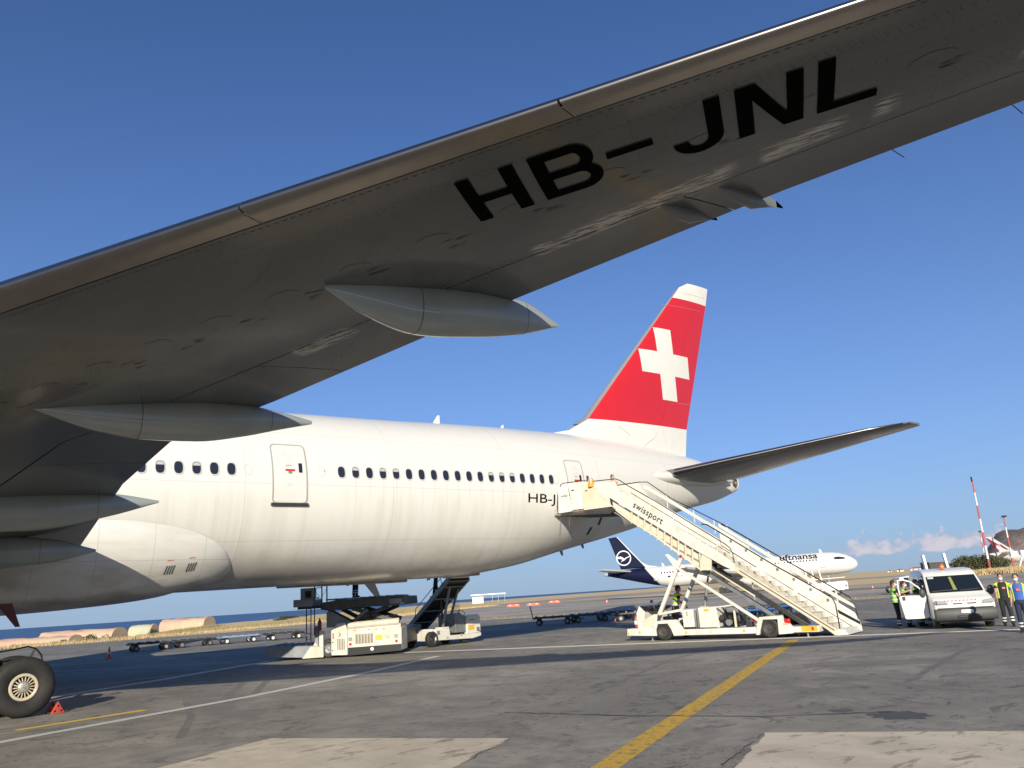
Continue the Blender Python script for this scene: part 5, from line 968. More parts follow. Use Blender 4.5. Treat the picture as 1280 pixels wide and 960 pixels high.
for sx_ in (-1, 1):
    for y0, y1 in ((1.38, 2.25), (2.4, 3.3), (3.4, 4.15)):
        V_('side_window', GLASS, lambda g: g.add([Vector(vw(sx_ * .915, y, z)) for y, z in ((y0, 1.12), (y1, 1.12), (y1 - .03, 1.68), (max(y0 + .02, y0 + (.28 if y0 < 1.5 else .02)), 1.68))], [(0, 1, 2, 3)]), 0)
V_('door_opening', mat('cabin_dark', (.02, .02, .022), .8), lambda g: g.add([vw(-.908, y, z) for y, z in ((1.0, .42), (2.0, .42), (2.05, 1.15), (1.95, 1.74), (1.55, 1.70), (1.0, 1.2))], [(0, 1, 2, 3, 4, 5)]), 0)
V_('sill_strip', BLACKP, lambda g: g.bb(-.92, -.9, 1.3, 3.4, .3, .42), 0)
# the open door: hinge near the wheel arch, skin towards the camera
dr = V_('open_door', VW, lambda g: g.prism([(-.93, .42), (-.95, 1.08), (-1.74, 1.13), (-1.79, 1.05), (-1.70, .36), (-1.62, .34), (-1.0, .34)], 1.00, 1.06), .012)
V_('window_frame', VW, lambda g: g.tube([(-.97, 1.03, 1.08), (-1.12, 1.03, 1.34), (-1.36, 1.03, 1.56), (-1.60, 1.03, 1.64), (-1.75, 1.03, 1.63), (-1.77, 1.03, 1.4), (-1.75, 1.03, 1.1)], .026, 8), 0, dr, sm=60)
V_('door_handle', BLACKP, lambda g: g.box((-1.65, .99, 1.02), (.10, .03, .13)), .01, dr); V_('door_crease', SEAM, lambda g: g.box((-1.38, .995, .80), (.8, .008, .006)), 0, dr)
V_('window_seal', BLACKP, lambda g: g.box((-1.4, .995, 1.125), (.82, .02, .025)), 0, dr)
dg = mat('clear_window_glass', (.05, .06, .07), .05); 
# ------------------------------------------------------------------ people
SKIN = mat('skin', (0.48, 0.27, 0.18), .5, var=.12, scale=6); HAIR = mat('dark_hair', (0.03, 0.018, 0.012), .6); HIVIS = mat('hi_vis_yellow', (0.56, 0.80, 0.05), .6, var=.15, scale=10); BANDM = mat('reflective_band', (0.62, 0.64, 0.62), .35); MASKM = mat('surgical_mask', (0.55, 0.72, 0.78), .7)
KB = mat('black_cloth', (0.014, 0.014, 0.017), .8); NB = mat('navy_cloth', (0.018, 0.025, 0.055), .8, var=.2); CB_ = mat('royal_blue_cloth', (0.045, 0.13, 0.42), .75, var=.15); HV2 = mat('hi_vis_green', (0.28, 0.60, 0.10), .6, var=.15, scale=10); LYAN = mat('orange_cloth', (.7, .2, .05), .7)
def person(label, loc, rz, h=1.66, top=KB, vest=HIVIS, legs=KB, mask=True, arms=((.10, .02), (.10, .02)), stride=0.0, lean=0.0, bands=True, hairc=HAIR, head_turn=0.0, bent=0.0, group=None, long=False, z_turn=0.0):
    """facing local -y; arms: (swing forward, spread) of left and right"""
    k = h / 1.72; T_ = thing('person', label, 'person', loc, rz, group)
    def J_(x, y, z): return Vector((x, y, z)) * k
    fw = -1
    hipz = .90; hl, hr = J_(.09, 0, hipz), J_(-.09, 0, hipz)
    kl, krr = J_(.10, fw * (.12 * stride + .03), .49), J_(-.10, fw * (-.10 * stride + .03), .49)
    al, ar = J_(.11, fw * .30 * stride, .09), J_(-.11, fw * -.28 * stride, .09)
    def up(x, y, z):   # lean the trunk
        a = lean; return J_(x, y * math.cos(a) - (z - hipz) * math.sin(a), hipz + (z - hipz) * math.cos(a) + y * math.sin(a))
    ch, nk, hd = up(0, 0, 1.30), up(0, 0, 1.46), up(0, -.02, 1.62)
    sl, sr = up(.18, 0, 1.41), up(-.18, 0, 1.41)
    hands = []
    A = []
    for s_, (sw, sp) in ((1, arms[0]), (-1, arms[1])):
        sh = sl if s_ > 0 else sr; d = Vector((s_ * math.sin(sp), -math.sin(sw) * math.cos(sp), -math.cos(sw) * math.cos(sp))); el = sh + d * .29 * k
        d2 = Vector((s_ * math.sin(sp * .5), -math.sin(sw + .35 + bent), -math.cos(sw + .35 + bent))).normalized(); wr = el + d2 * .25 * k; A.append((sh, el, wr, d2, s_))
    b = MB()
    # head: skull, jaw, nose, ears, brows
    tw = Matrix.Rotation(head_turn, 3, 'Z'); H = lambda x, y, z: hd + tw @ (Vector((x, y, z)) * k)
    b.ell(hd + Vector((0, .0, .02 * k)), (.077 * k, .094 * k, .105 * k), 14, R=tw); b.ell(H(0, -.025, -.055), (.055 * k, .062 * k, .062 * k), 10, R=tw); b.ell(H(0, -.098, -.015), (.013 * k, .02 * k, .026 * k), 8); b.ell(H(.077, .0, -.005), (.012 * k, .02 * k, .03 * k), 8); b.ell(H(-.077, .0, -.005), (.012 * k, .02 * k, .03 * k), 8)
    b.tube([nk - Vector((0, 0, .05)), hd - Vector((0, 0, .03))], [.062 * k, .052 * k], 10); b.tube([up(0, 0, 1.0), up(0, 0, 1.2), ch, nk], [.09 * k, .09 * k, .09 * k, .06 * k], 12)
    b.tube([sl, sr], .055 * k, 10)
    for sh, el, wr, d2, s_ in A:
        b.tube([sh, sh.lerp(el, .5), el, el.lerp(wr, .35), wr], [.05 * k, .046 * k, .038 * k, .038 * k, .026 * k], 10)
        side = Vector((0, -1, 0)); side = (side - d2 * side.dot(d2)).normalized(); nrm = d2.cross(side)
        pm = wr + d2 * .05 * k; b.ell(pm, (.017 * k, .036 * k, .048 * k), 8, R=Matrix((nrm, side, d2)).transposed())
        for q, ln_ in enumerate((.062, .072, .068, .052)):
            r0 = pm + side * (.027 - .018 * q) * k + d2 * .038 * k; m1 = r0 + d2 * ln_ * .55 * k + nrm * -s_ * .006 * k; b.tube([r0, m1, m1 + (d2 * .8 - nrm * s_ * .55) * ln_ * .45 * k], [.0095 * k, .009 * k, .0075 * k], 6)
        r0 = pm + side * .03 * k - d2 * .015 * k; b.tube([r0, r0 + (side * .7 + d2 * .6) * .03 * k, r0 + (side * .5 + d2 * .95) * .055 * k], [.012 * k, .011 * k, .008 * k], 6)
    for hp, kn, an in ((hl, kl, al), (hr, krr, ar)): b.tube([hp, kn, an], [.075 * k, .05 * k, .035 * k], 10)
    body = b.build('body', SKIN, T_, sm=60); md = body.modifiers.new('skin', 'REMESH'); md.mode = 'VOXEL'; md.voxel_size = .0105; md.use_smooth_shade = True
    def clothv(name, mt, fn, vox=.016):
        g = MB(); fn(g); o = g.build(name, mt, T_, sm=60)
        if vox: q = o.modifiers.new('cloth', 'REMESH'); q.mode = 'VOXEL'; q.voxel_size = vox; q.use_smooth_shade = True; q2 = o.modifiers.new('soft', 'SMOOTH'); q2.iterations = 3
        return o
    def torso(g, z0, z1, e, sh_=True):
        rings = []
        for z, w_, d_ in ((.86, .165, .115), (.95, .160, .115), (1.08, .148, .105), (1.2, .160, .112), (1.32, .175, .115), (1.40, .165, .10), (1.46, .10, .075)):
            if z < z0 - .01 or z > z1 + .01: continue
            c = up(0, 0, z); rings.append([c + Vector(((w_ + e) * k * math.cos(a), (d_ + e) * k * math.sin(a), 0)) for a in [2 * PI * i / 20 for i in range(20)]])
        g.loft(rings)
    clothv('shirt', top, lambda g: (torso(g, .9, 1.46, .006), [g.tube([sh, sh.lerp(el, .55 if not long else 1)] + ([wr] if long else []), [.066 * k, .062 * k] + ([.045 * k] if long else []), 10) for sh, el, wr, d2, s_ in A]))
    clothv('trousers', legs, lambda g: (g.ell(J_(0, 0, .90), (.165 * k, .12 * k, .10 * k), 12), [g.tube([hp, hp.lerp(kn, .5), kn, kn.lerp(an, .5), an], [.098 * k, .088 * k, .072 * k, .068 * k, .066 * k], 12) for hp, kn, an in ((hl, kl, al), (hr, krr, ar))]))
    for an in (al, ar): clothv('shoe', KB, lambda g: (g.ell(an + Vector((0, -.06, -.05)) * k, (.05 * k, .13 * k, .045 * k), 10), g.ell(an + Vector((0, 0, -.02)) * k, (.048 * k, .055 * k, .06 * k), 10)), .014)
    if bands:
        for kn, an in ((kl, al), (krr, ar)):
            for t in (.45, .68): clothv('leg_band', BANDM, lambda g: g.tube([kn.lerp(an, t), kn.lerp(an, t + .11)], .074 * k, 14), 0)
    if vest:
        def vf(g):
            for s0 in (1, -1):
                rings = []
                for z, w_, d_ in ((.93, .175, .13), (1.08, .165, .12), (1.2, .172, .126), (1.32, .186, .13), (1.41, .185, .115), (1.465, .13, .085)):
                    c = up(0, 0, z); rings.append([c + Vector((s0 * (w_ + .012) * k * math.cos(a), (d_ + .008) * k * math.sin(a), 0)) for a in [math.radians(-40 + 130 * i / 12) for i in range(13)]] + [c + Vector((s0 * (w_ - .012) * k * math.cos(a), (d_ - .014) * k * math.sin(a), 0)) for a in [math.radians(90 - 130 * i / 12) for i in range(13)]])
                g.loft(rings)
            for sh, el, wr, d2, s_ in A: g.tube([sh, sh.lerp(el, .22)], [.075 * k, .078 * k], 12)
        vo = clothv('hi_vis_vest', vest, vf, .014)
        for z in (1.02, 1.16):
            c = up(0, 0, z); g = MB()
            for s0 in (1, -1):
                P = [c + Vector((s0 * .194 * k * math.cos(a), .150 * k * math.sin(a), 0)) for a in [math.radians(-37 + 127 * i / 10) for i in range(11)]]; g.add(P + [p + Vector((0, 0, .045 * k)) for p in P], [(i, i + 1, i + 12, i + 11) for i in range(10)])
            g.build('vest_band', BANDM, vo, sm=60)
    hr_ = MB(); rings = []
    hr_.ell(H(0, .018, .045), (.088 * k, .098 * k, .092 * k), 12, R=tw); hr_.ell(H(0, .075, -.02), (.06 * k, .045 * k, .075 * k), 10, R=tw); hr_.build('hair', hairc, body, sm=60)
    for s_ in (1, -1): g = MB(); g.ell(H(s_ * .031, -.083, .012), (.013 * k, .008 * k, .008 * k), 8); g.build('eye', BLACKP, body, sm=60)
    g = MB(); g.ell(H(0, -.083, -.085), (.022 * k, .01 * k, .006 * k), 8); g.build('mouth', mat('lips', (.35, .12, .1), .5), body, sm=60)
    if mask: g = MB(); g.ell(H(0, -.055, -.045), (.066 * k, .064 * k, .055 * k), 12, R=tw); g.build('face_mask', MASKM, T_, sm=60)
    return T_
FACE = math.atan2(.85, -.5) + PI / 2 + PI      # turned towards the camera
def face(x, y, dx=0.0):   # rz so that local -y points at the camera
    return math.atan2(CAM.y - y, CAM.x - x) + PI / 2 + dx
p1 = (64.95, -16.38); p2 = (62.22, -17.95)
a = person('woman in black top and open yellow vest walking beside the van', (*p1, 0), face(*p1, .1), 1.63, KB, HIVIS, KB, stride=.55, arms=((.12, .14), (.25, .12)))
bdg = MB(); bdg.box((.03, -.135, 1.20), (.09, .01, .06)); bdg.build('badge', mat('pink_badge', (.6, .15, .15), .5), a)
a = person('woman in blue top and yellow vest at the right edge', (*p2, 0), face(*p2, -.15), 1.63, CB_, HIVIS, NB, stride=.25, arms=((.05, .14), (.05, .12)))
bdg = MB(); bdg.box((.02, -.135, 1.20), (.11, .01, .07)); bdg.build('badge', mat('pink_badge', (.6, .15, .15), .5), a)
p3 = (64.3, -13.06); person('person in bright green vest standing outside the open van door', (*p3, 0), face(*p3, 1.5), 1.62, KB, HV2, KB, arms=((1.0, .2), (.5, .1)), bent=.5, head_turn=.2)
G_ = 'passengers waiting behind the van door'
p4 = (65.0, -13.05); person('masked person in green edged black vest, leftmost through the door window', (*p4, 0), face(*p4, 1.3), 1.56, KB, HV2, KB, head_turn=.1)
p5 = (65.3, -13.35); person('masked person in the middle behind the van door window', (*p5, 0), face(*p5, 1.2), 1.6, KB, HV2, NB)
p6 = (65.55, -13.8); person('masked person in blue, nearest the van behind its door', (*p6, 0), face(*p6, 1.2), 1.55, CB_, None, NB)
person('man in yellow and orange vest walking behind the stair truck', (62.3, -4.65, 0.0), face(62.3, -4.65, 1.9), 1.95, KB, HIVIS, NB, mask=False, stride=.7, lean=.22, bands=False, arms=((.5, .1), (-.2, .1)))
person('person with dark hair standing at the top of the stairs', (60.25, -3.75, 5.03), face(60.25, -3.75, .6), 1.60, LYAN, None, KB, mask=False, bands=False)
person('loader worker in dark trousers under the fuselage', (53.25, 6.25, 2.33), face(53, 6, 2.2), 1.78, KB, None, KB, mask=False)
person('dark clothed man climbing the belt loader', (56.7, 4.85, 2.10), face(56, 4, -1.4), 1.75, KB, None, KB, mask=False, stride=.5, lean=.2, bands=False, arms=((.2, .2), (.2, .1)))
# ------------------------------------------------------------------ small things on the apron
def cone(label, loc, h=.75, grp=None):
    t = thing('traffic_cone', label, 'traffic cone', loc, 0, grp); r = h * .22; cc = mat('cone_orange', (.80, .10, .03), .45)
    g = MB(); g.box((0, 0, .02), (h * .5, h * .5, .04)); g.lathe((0, 0, .04), (0, 0, 1), [(r, 0), (r * .2, h - .04), (.005, h - .04)], 18); c_ = g.build('cone_body', cc, t)
    g = MB(); g.lathe((0, 0, .04), (0, 0, 1), [(r * .72, h * .33), (r * .52, h * .56)], 18); g.build('white_band', SIGN, c_); return t
c0 = cone('orange traffic cone near the shadow, left of the baggage dollies', (46.83, 23.39, 0), .62)
cone('tiny orange cone far out on the taxiway under the tail', (124.4, 64.5, 0), .6); cone('small cone by the red barrier behind the walking man', (146, 69.5, 0), 1.0); cone('red and white marker on the taxiway beyond the pickup', (130, 25.2, 0), .5)
def barrier(label, loc, rz, n=1):
    t = thing('plastic_barrier', label, 'barrier', loc, rz, 'far red barriers'); rm_ = mat('faded_red_plastic', (.62, .12, .07), .5)
    g = MB(); g.prism([(-1.2, 0), (-1.2, .2), (-1.0, .45), (1.0, .45), (1.2, .2), (1.2, 0)], -.2, .2); o = g.build('barrier_body', rm_, t, bev=.03)
    for x in (-.6, .6): g = MB(); g.box((x, -.205, .3), (.35, .02, .1)); g.build('white_strip', SIGN, o)
    return t
for i, (x, y, l) in enumerate(((130.5, 95.5, 'leftmost red barrier far across the taxiway'), (133, 92.8, 'red barrier touching the leftmost one, its right neighbour'), (150, 107, 'red barrier standing alone left of the tail'), (152.5, 76, 'red barrier behind the walking man'))): barrier(l, (x, y, 0), -.7)
# wheel chock
ck = thing('wheel_chock', 'red triangular wheel chock against the main gear tyre', 'wheel chock', (39.28, -6.18, 0), .25); CKM = mat('chock_red', (.55, .07, .04), .6, var=.3, scale=8)
for yy in (-.12, .14):
    g = MB(); g.prism([(-.16, 0), (0, .27), (.16, 0)], yy - .025, yy + .025); o = g.build('side_plate', CKM, ck, bev=.01)
    for x, z in ((0, .17), (-.07, .06), (.07, .06)): g = MB(); g.cyl((x, yy - .03, z), (x, yy - .024, z), .022, 10); g.build('hole', BLACKP, o)
g = MB(); g.tube([(-.12, -.14, .03), (-.12, .16, .03)], .02, 8); g.build('cross_bar', DARK, ck); g = MB(); g.tube([(0, -.14, .2), (0, .16, .2)], .02, 8); g.build('cross_bar', DARK, ck)
# baggage dollies
def dolly(label, loc, rz, wc=SIGN, fc=DARK, grp='baggage dollies parked in a row'):
    t = thing('baggage_dolly', label, 'baggage dolly', loc, rz, grp)
    g = MB(); g.bb(-1.25, 1.25, -.75, -.67, .42, .52); g.bb(-1.25, 1.25, .67, .75, .42, .52); g.bb(-1.25, -.75, -.67, .67, .40, .50); g.bb(.75, 1.25, -.67, .67, .40, .50); g.bb(-.1, .1, -.67, .67, .40, .48); g.build('frame', fc, t, bev=.01)
    for k in range(5): g = MB(); g.cyl((-1.1 + k * .55, -.66, .55), (-1.1 + k * .55, .66, .55), .045, 8); g.build('roller', GREYM, t)
    for x in (-.9, .9):
        for y in (-.6, .6):
            g = MB(); g.lathe((x, y - .07, .19), (0, 1, 0), [(.09, 0), (.18, .0), (.19, .03), (.19, .11), (.18, .14), (.09, .14)], 16); o = g.build('wheel', BLACK, t); g = MB(); g.lathe((x, y - .075, .19), (0, 1, 0), [(.005, 0), (.10, 0), (.11, .02), (.11, .13), (.10, .15), (.005, .15)], 14); g.build('rim', wc, o)
        g = MB(); g.bb(x - .12, x + .12, -.5, .5, .2, .42); g.build('axle_box', fc, t, bev=.01)
    g = MB(); g.tube([(1.2, -.15, .4), (1.75, 0, .28), (1.2, .15, .4)], .025, 6); g.tube([(1.75, 0, .28), (1.95, 0, .28)], .03, 6); g.build('tow_bar', fc, t)
    return t
d0 = dolly('dark baggage dolly at the left end of the row, half in shadow', (50.75, 30.4, 0), -.03, mat('tan_rim', (.4, .28, .18), .5))
dolly('second baggage dolly from the left, dark frame with grey rims', (53.6, 30.5, 0), -.03, GREYM); dolly('bluish baggage dolly, third from the left in the row', (56.5, 30.2, 0), -.08, SIGN, mat('pale_blue_paint', (.22, .30, .42), .5)); dolly('baggage dolly with white wheels nearest the container loader', (59.4, 29.3, 0), -.12, SIGN)
G2 = 'dark dollies parked in the tail shadow'
dk = dolly('dark baggage dolly with raised tow bar in the tail shadow', (71.0, 13.6, 0), -.75, GREYM, DARK, G2)
g = MB(); g.beam((-1.3, 0, .4), (-1.45, 0, 1.25), .06, .06); g.build('raised_tow_bar', DARK, dk)
dolly('middle dark dolly in the tail shadow', (73.2, 12.6, 0), -.5, GREYM, DARK, G2); dolly('dark dolly at the right end of the tail shadow group', (76.0, 13.2, 0), -.6, GREYM, DARK, G2)
dz = dolly('low dark dolly just left of the stair truck cab', (73.8, 9.0, 0), -.8, GREYM, DARK, G2); g = MB(); g.beam((-1.3, -.3, .05), (-1.0, -.3, .6), .08, .05); g.build('orange_prop', ORANGE, dz)
BD = mat('bright_blue_paint', (.035, .11, .30), .45)
dolly('blue baggage dolly glimpsed below the stairs, left one', (72.6, -.6, 0), -.45, SIGN, BD, 'blue dollies behind the stair truck'); dolly('blue baggage dolly glimpsed below the stairs, right one', (76.3, .7, 0), -.4, BD, BD, 'blue dollies behind the stair truck'); dolly('blue wheeled dolly seen through the gap behind the truck cab', (67.0, .8, 0), -.7, SIGN, BD, 'blue dollies behind the stair truck')
# ladder unit behind the stairs
lt = thing('service_steps', 'light metal service steps behind the stair truck', 'steps', (80.5, 3.5, 0), -.9)
for y in (-.4, .4): g = MB(); g.beam((-1.3, y, 2.0), (1.2, y, .2), .06, .1); g.build('rail', GREYM, lt)
for k in range(7): g = MB(); g.box((-1.1 + k * .36, 0, 1.85 - k * .26), (.22, .8, .03)); g.build('step', GREYM, lt)
g = MB(); g.beam((-1.2, 0, 1.9), (-1.2, 0, .1), .08, .08); g.build('leg', GREYM, lt)
# ------------------------------------------------------------------ second airliner across the taxiway
def ring(x, cz, ry, rz_, n=28, y0=0): return [(x, y0 + ry * math.sin(2 * PI * k / n), cz + rz_ * math.cos(2 * PI * k / n)) for k in range(n)]
def far_jet(label, cat, loc, rz, L, R, cz, fus_m, tail_m, fin, navy=None, pitch=0.0, group=None):
    """x runs from the tail cone (0) to the nose (L); the side towards the camera is -y"""
    t = thing('jet_airliner', label, cat, loc, rz)
    st = [0, .6, 1.5, 3, 5, 7, 9, 11, 13] + [13 + i * (L - 20) / 8 for i in range(1, 9)] + [L - 5.5, L - 4, L - 2.8, L - 1.7, L - .9, L - .35, L - .08, L]
    def sec(x):
        f = np.interp(x, [0, 1.5, 3, 6, 9, 12.5, L - 6, L - 4, L - 2.8, L - 1.7, L - .9, L - .35, L - .08, L], [.12, .25, .38, .62, .82, 1, 1, .97, .90, .76, .58, .38, .2, .03]); c_ = cz + pitch * x
        c_ += np.interp(x, [0, 3, 6, 9, 12.5], [.62, .50, .33, .15, 0]) * R * 1.0 - np.interp(x, [L - 6, L - 3, L - 1, L], [0, .06, .20, .24]) * R; return c_, f * R
    fine = sorted(set([round(v, 3) for v in st + [x * .5 for x in range(0, 26)]]))
    lim = navy or (0, 0)   # colour break: x at top, x at bottom
    g = MB(); N_ = 28; vs = []; 
    xb = lambda z_, c_, r_: lim[0] + (lim[1] - lim[0]) * (c_ + r_ - z_) / (2 * r_)
    rings = []
    for x in fine: c_, r_ = sec(x); rings.append(ring(x, c_, r_, r_))
    if navy:   # two shells that meet along a slanting line
        cut = []
        for k in range(N_):
            z_ = math.cos(2 * PI * k / N_); xx = lim[0] + (lim[1] - lim[0]) * (1 - z_) / 2; c_, r_ = sec(xx); cut.append((xx, r_ * math.sin(2 * PI * k / N_), c_ + r_ * z_))
        def strip(side):
            rg = []
            if side < 0:
                for x in [v for v in fine if v < lim[0] - .3]: c_, r_ = sec(x); rg.append(ring(x, c_, r_, r_))
                last = rg[-1]; xl = last[0][0]
                for q in (.33, .66): rg.append([(lambda xx, k: (xx, sec(xx)[1] * math.sin(2 * PI * k / N_), sec(xx)[0] + sec(xx)[1] * math.cos(2 * PI * k / N_)))(xl + (cut[k][0] - xl) * q, k) for k in range(N_)])
                rg.append(cut)
            else:
                rg.append(cut); x1 = [v for v in fine if v > lim[1] + .3]; xr = x1[0]
                for q in (.33, .66): rg.append([(lambda xx, k: (xx, sec(xx)[1] * math.sin(2 * PI * k / N_), sec(xx)[0] + sec(xx)[1] * math.cos(2 * PI * k / N_)))(cut[k][0] + (xr - cut[k][0]) * q, k) for k in range(N_)])
                for x in x1: c_, r_ = sec(x); rg.append(ring(x, c_, r_, r_))
            return rg
        g.loft(strip(-1)); g.build('tail_section', tail_m, t, sm=60); g = MB(); g.loft(strip(1)); g.build('fuselage', fus_m, t, sm=60)
    else: g.loft(rings); g.build('fuselage', fus_m, t, sm=60)
    def plate(name, P, th, mt, up_=(0, 1, 0)):
        g = MB(); n = len(P); c = sum((Vector(p) for p in P), Vector()) / n; u_ = Vector(up_) * th / 2; inn = [Vector(p).lerp(c, .06) for p in P]
        g.add([Vector(p) for p in P] + [p + u_ for p in inn] + [p - u_ for p in inn], [tuple(n + i for i in range(n)), tuple(2 * n + i for i in range(n))[::-1]] + [(i, (i + 1) % n, n + (i + 1) % n, n + i) for i in range(n)] + [(i, 2 * n + i, 2 * n + (i + 1) % n, (i + 1) % n) for i in range(n)]); return g.build(name, mt, t, sm=30)
    return t, sec, plate
LHW = mat('far_jet_white', (0.68, 0.66, 0.61), .3, coat=.2); NAVY = mat('deep_navy', (0.006, 0.009, 0.035), .6, spec=.15); FJG = mat('far_jet_grey', (.42, .43, .43), .4)
LX, LY = 148.0, 89.0; LD = Vector((.572, -.820, 0)).normalized()
LJ, sec, plate = far_jet('white airliner with navy tail and crane emblem beyond the stairs', 'airliner', (LX, LY, 0), math.atan2(LD.y, LD.x), 44.9, 1.98, 3.50, LHW, NAVY, None, (7.6, 10.4), .014)
plate('tail_fin', [(1.2, 0, 11.45), (2.75, 0, 11.6), (7.9, 0, 5.5), (3.1, 0, 5.5)], .45, NAVY); plate('fin_edge', [(2.76, 0, 11.62), (2.92, 0, 11.6), (7.2, 0, 6.45), (8.4, 0, 5.75), (10.4, 0, 5.45), (7.75, 0, 5.45)], .2, LHW)
for s_ in (-1, 1):
    plate('stabiliser', [(5.2, s_ * .8, 5.0), (2.0, s_ * .7, 4.95), (-.3, s_ * 6.2, 5.45), (1.0, s_ * 6.2, 5.5)], .25, FJG, (0, 0, 1)); plate('wing', [(28.5, s_ * 1.2, 2.9), (20.5, s_ * 1.2, 2.7), (20.0, s_ * 6, 3.2), (15.4, s_ * 16.9, 4.6), (17.1, s_ * 17, 4.7)], .45, FJG, (0, 0, 1))
    plate('winglet', [(17.1, s_ * 16.9, 4.65), (15.3, s_ * 16.9, 4.6), (13.9, s_ * 17.6, 7.0), (14.5, s_ * 17.6, 7.05)], .12, LHW)
    g = MB(); g.lathe((25.6, s_ * 5.75, 2.05), (1, 0, 0), [(.02, -.9), (.35, -.3), (.75, .1), (1.0, 1.0), (1.18, 2.5), (1.16, 3.6), (1.02, 3.9), (.95, 3.85), (.9, 3.2), (.02, 3.1)], 24); g.build('engine', LHW, LJ, sm=50)
    for x in (22.0, 22.9): g = MB(); g.cyl((x - .45 if x < 22.5 else x - .45, s_ * 3.8 - .25, .57), (x - .45, s_ * 3.8 + .25, .57), .57, 18); g.build('wheel', BLACK, LJ)
    g = MB(); g.beam((22, s_ * 3.8, .6), (22, s_ * 3.3, 2.8), .3, .3); g.build('gear_leg', GREYM, LJ)
g = MB(); g.lathe((-.35, 0, 4.72), (1, 0, 0), [(.1, 0), (.28, .2), (.42, .9)], 12); g.build('tail_cone', FJG, LJ)
def lside(x, z, off=.04): c_, r_ = sec(x); q = max(-1, min(1, (z - c_) / r_)); return Vector((x, -(r_ + off) * math.sqrt(1 - q * q), c_ + (r_ + off) * q))
LTX = mat('navy_lettering', (.012, .015, .04), .5)
text_part('Lufthansa', lambda x, y: lside(31.1 + x, 4.95 + y), 1.0, LTX, LJ, fit=(7.3, 1.02), bold=.02, sub=1)
wq = MB(); wq.add([(-.12, 0, -.16), (.12, 0, -.16), (.12, 0, .16), (-.12, 0, .16)], [(0, 1, 2, 3)]); wqm = wq.mesh('window', PANE, 0)
for k in range(52):
    x = 10.9 + k * .533
    if 16.5 < x < 17.1: continue
    inst('window', wqm, LJ, tuple(lside(x, 4.28 + .014 * (x - 10), .03)))
g = MB(); tp = [(40.95, 4.86), (41.4, 4.98), (41.9, 4.98), (42.4, 4.90), (42.9, 4.74)]; bt = [(41.1, 4.62), (41.5, 4.58), (41.95, 4.56), (42.4, 4.55), (42.85, 4.56)]; g.add([lside(x, z, .05) for x, z in tp + bt], [(k, k + 1, k + 6, k + 5) for k in range(4)]); g.build('cockpit_window', GLASS, LJ, sm=0)
outline('door_frame', rrect(38.6, 39.5, 3.35, 5.3, .12, 3), .04, .03, FJG, LJ, fn=lambda x, z, off: lside(x, z, .02 + off)); outline('door_frame', rrect(9.35, 10.25, 3.0, 4.7, .12, 3), .06, .03, FJG, LJ, fn=lambda x, z, off: lside(x, z, .02 + off))
for x0, x1, mt_ in ((12.0, 12.5, LTX), (12.8, 13.3, mat('flag_black', (.02, .02, .02), .5))): g = MB(); g.add([lside(x0, 3.45), lside(x1, 3.45), lside(x1, 3.75), lside(x0, 3.75)], [(0, 1, 2, 3)]); g.build('flag', mt_, LJ, sm=0)
g = MB(); g.add([lside(12.8, 3.55, .05), lside(13.3, 3.55, .05), lside(13.3, 3.65, .05), lside(12.8, 3.65, .05)], [(0, 1, 2, 3)]); g.build('flag_stripe', RED, LJ, sm=0); g = MB(); g.add([lside(12.8, 3.45, .05), lside(13.3, 3.45, .05), lside(13.3, 3.55, .05), lside(12.8, 3.55, .05)], [(0, 1, 2, 3)]); g.build('flag_stripe', YELLOW, LJ, sm=0)
text_part('D-AI', lambda x, y: lside(13.7 + x, 3.45 + y), .3, LTX, LJ, fit=(1.1, .3))
# emblem on the fin: ring and stylised bird
EM = mat('emblem_white', (.75, .75, .74), .4); cx, cz = 3.85, 7.55; n = 40
g = MB(); g.add([(cx + 1.42 * math.cos(2 * PI * k / n), -.26, cz + 1.42 * math.sin(2 * PI * k / n)) for k in range(n)] + [(cx + 1.22 * math.cos(2 * PI * k / n), -.26, cz + 1.22 * math.sin(2 * PI * k / n)) for k in range(n)], [(k, (k + 1) % n, (k + 1) % n + n, k + n) for k in range(n)]); g.build('emblem_ring', EM, LJ, sm=0)
g = MB(); g.add([(cx + x, -.27, cz + z) for x, z in ((-1.15, .28), (-.55, .34), (-.15, .12), (.1, -.12), (.5, .1), (1.15, .32), (1.1, .18), (.55, -.05), (.1, -.42), (-.25, -.55), (-.6, -.72), (-.35, -.42), (-.25, -.22), (-.55, -.12), (-.95, -.08), (-1.2, .0))], [tuple(range(16))]); g.build('emblem_bird', EM, LJ, sm=0)
for x in (39.2, 11.2): c_, r_ = sec(x); g = MB(); g.prism([(x - .3, c_ + r_ - .05), (x + .2, c_ + r_ - .05), (x - .15, c_ + r_ + .55), (x - .35, c_ + r_ + .55)], -.03, .03); g.build('antenna', LHW, LJ)
g = MB(); g.beam((39.8, 0, 2.2), (39.8, 0, .5), .25, .25); g.build('nose_gear_leg', GREYM, LJ)
for yy in (-.3, .3): g = MB(); g.cyl((39.8, yy - .12, .38), (39.8, yy + .12, .38), .38, 14); g.build('wheel', BLACK, LJ)
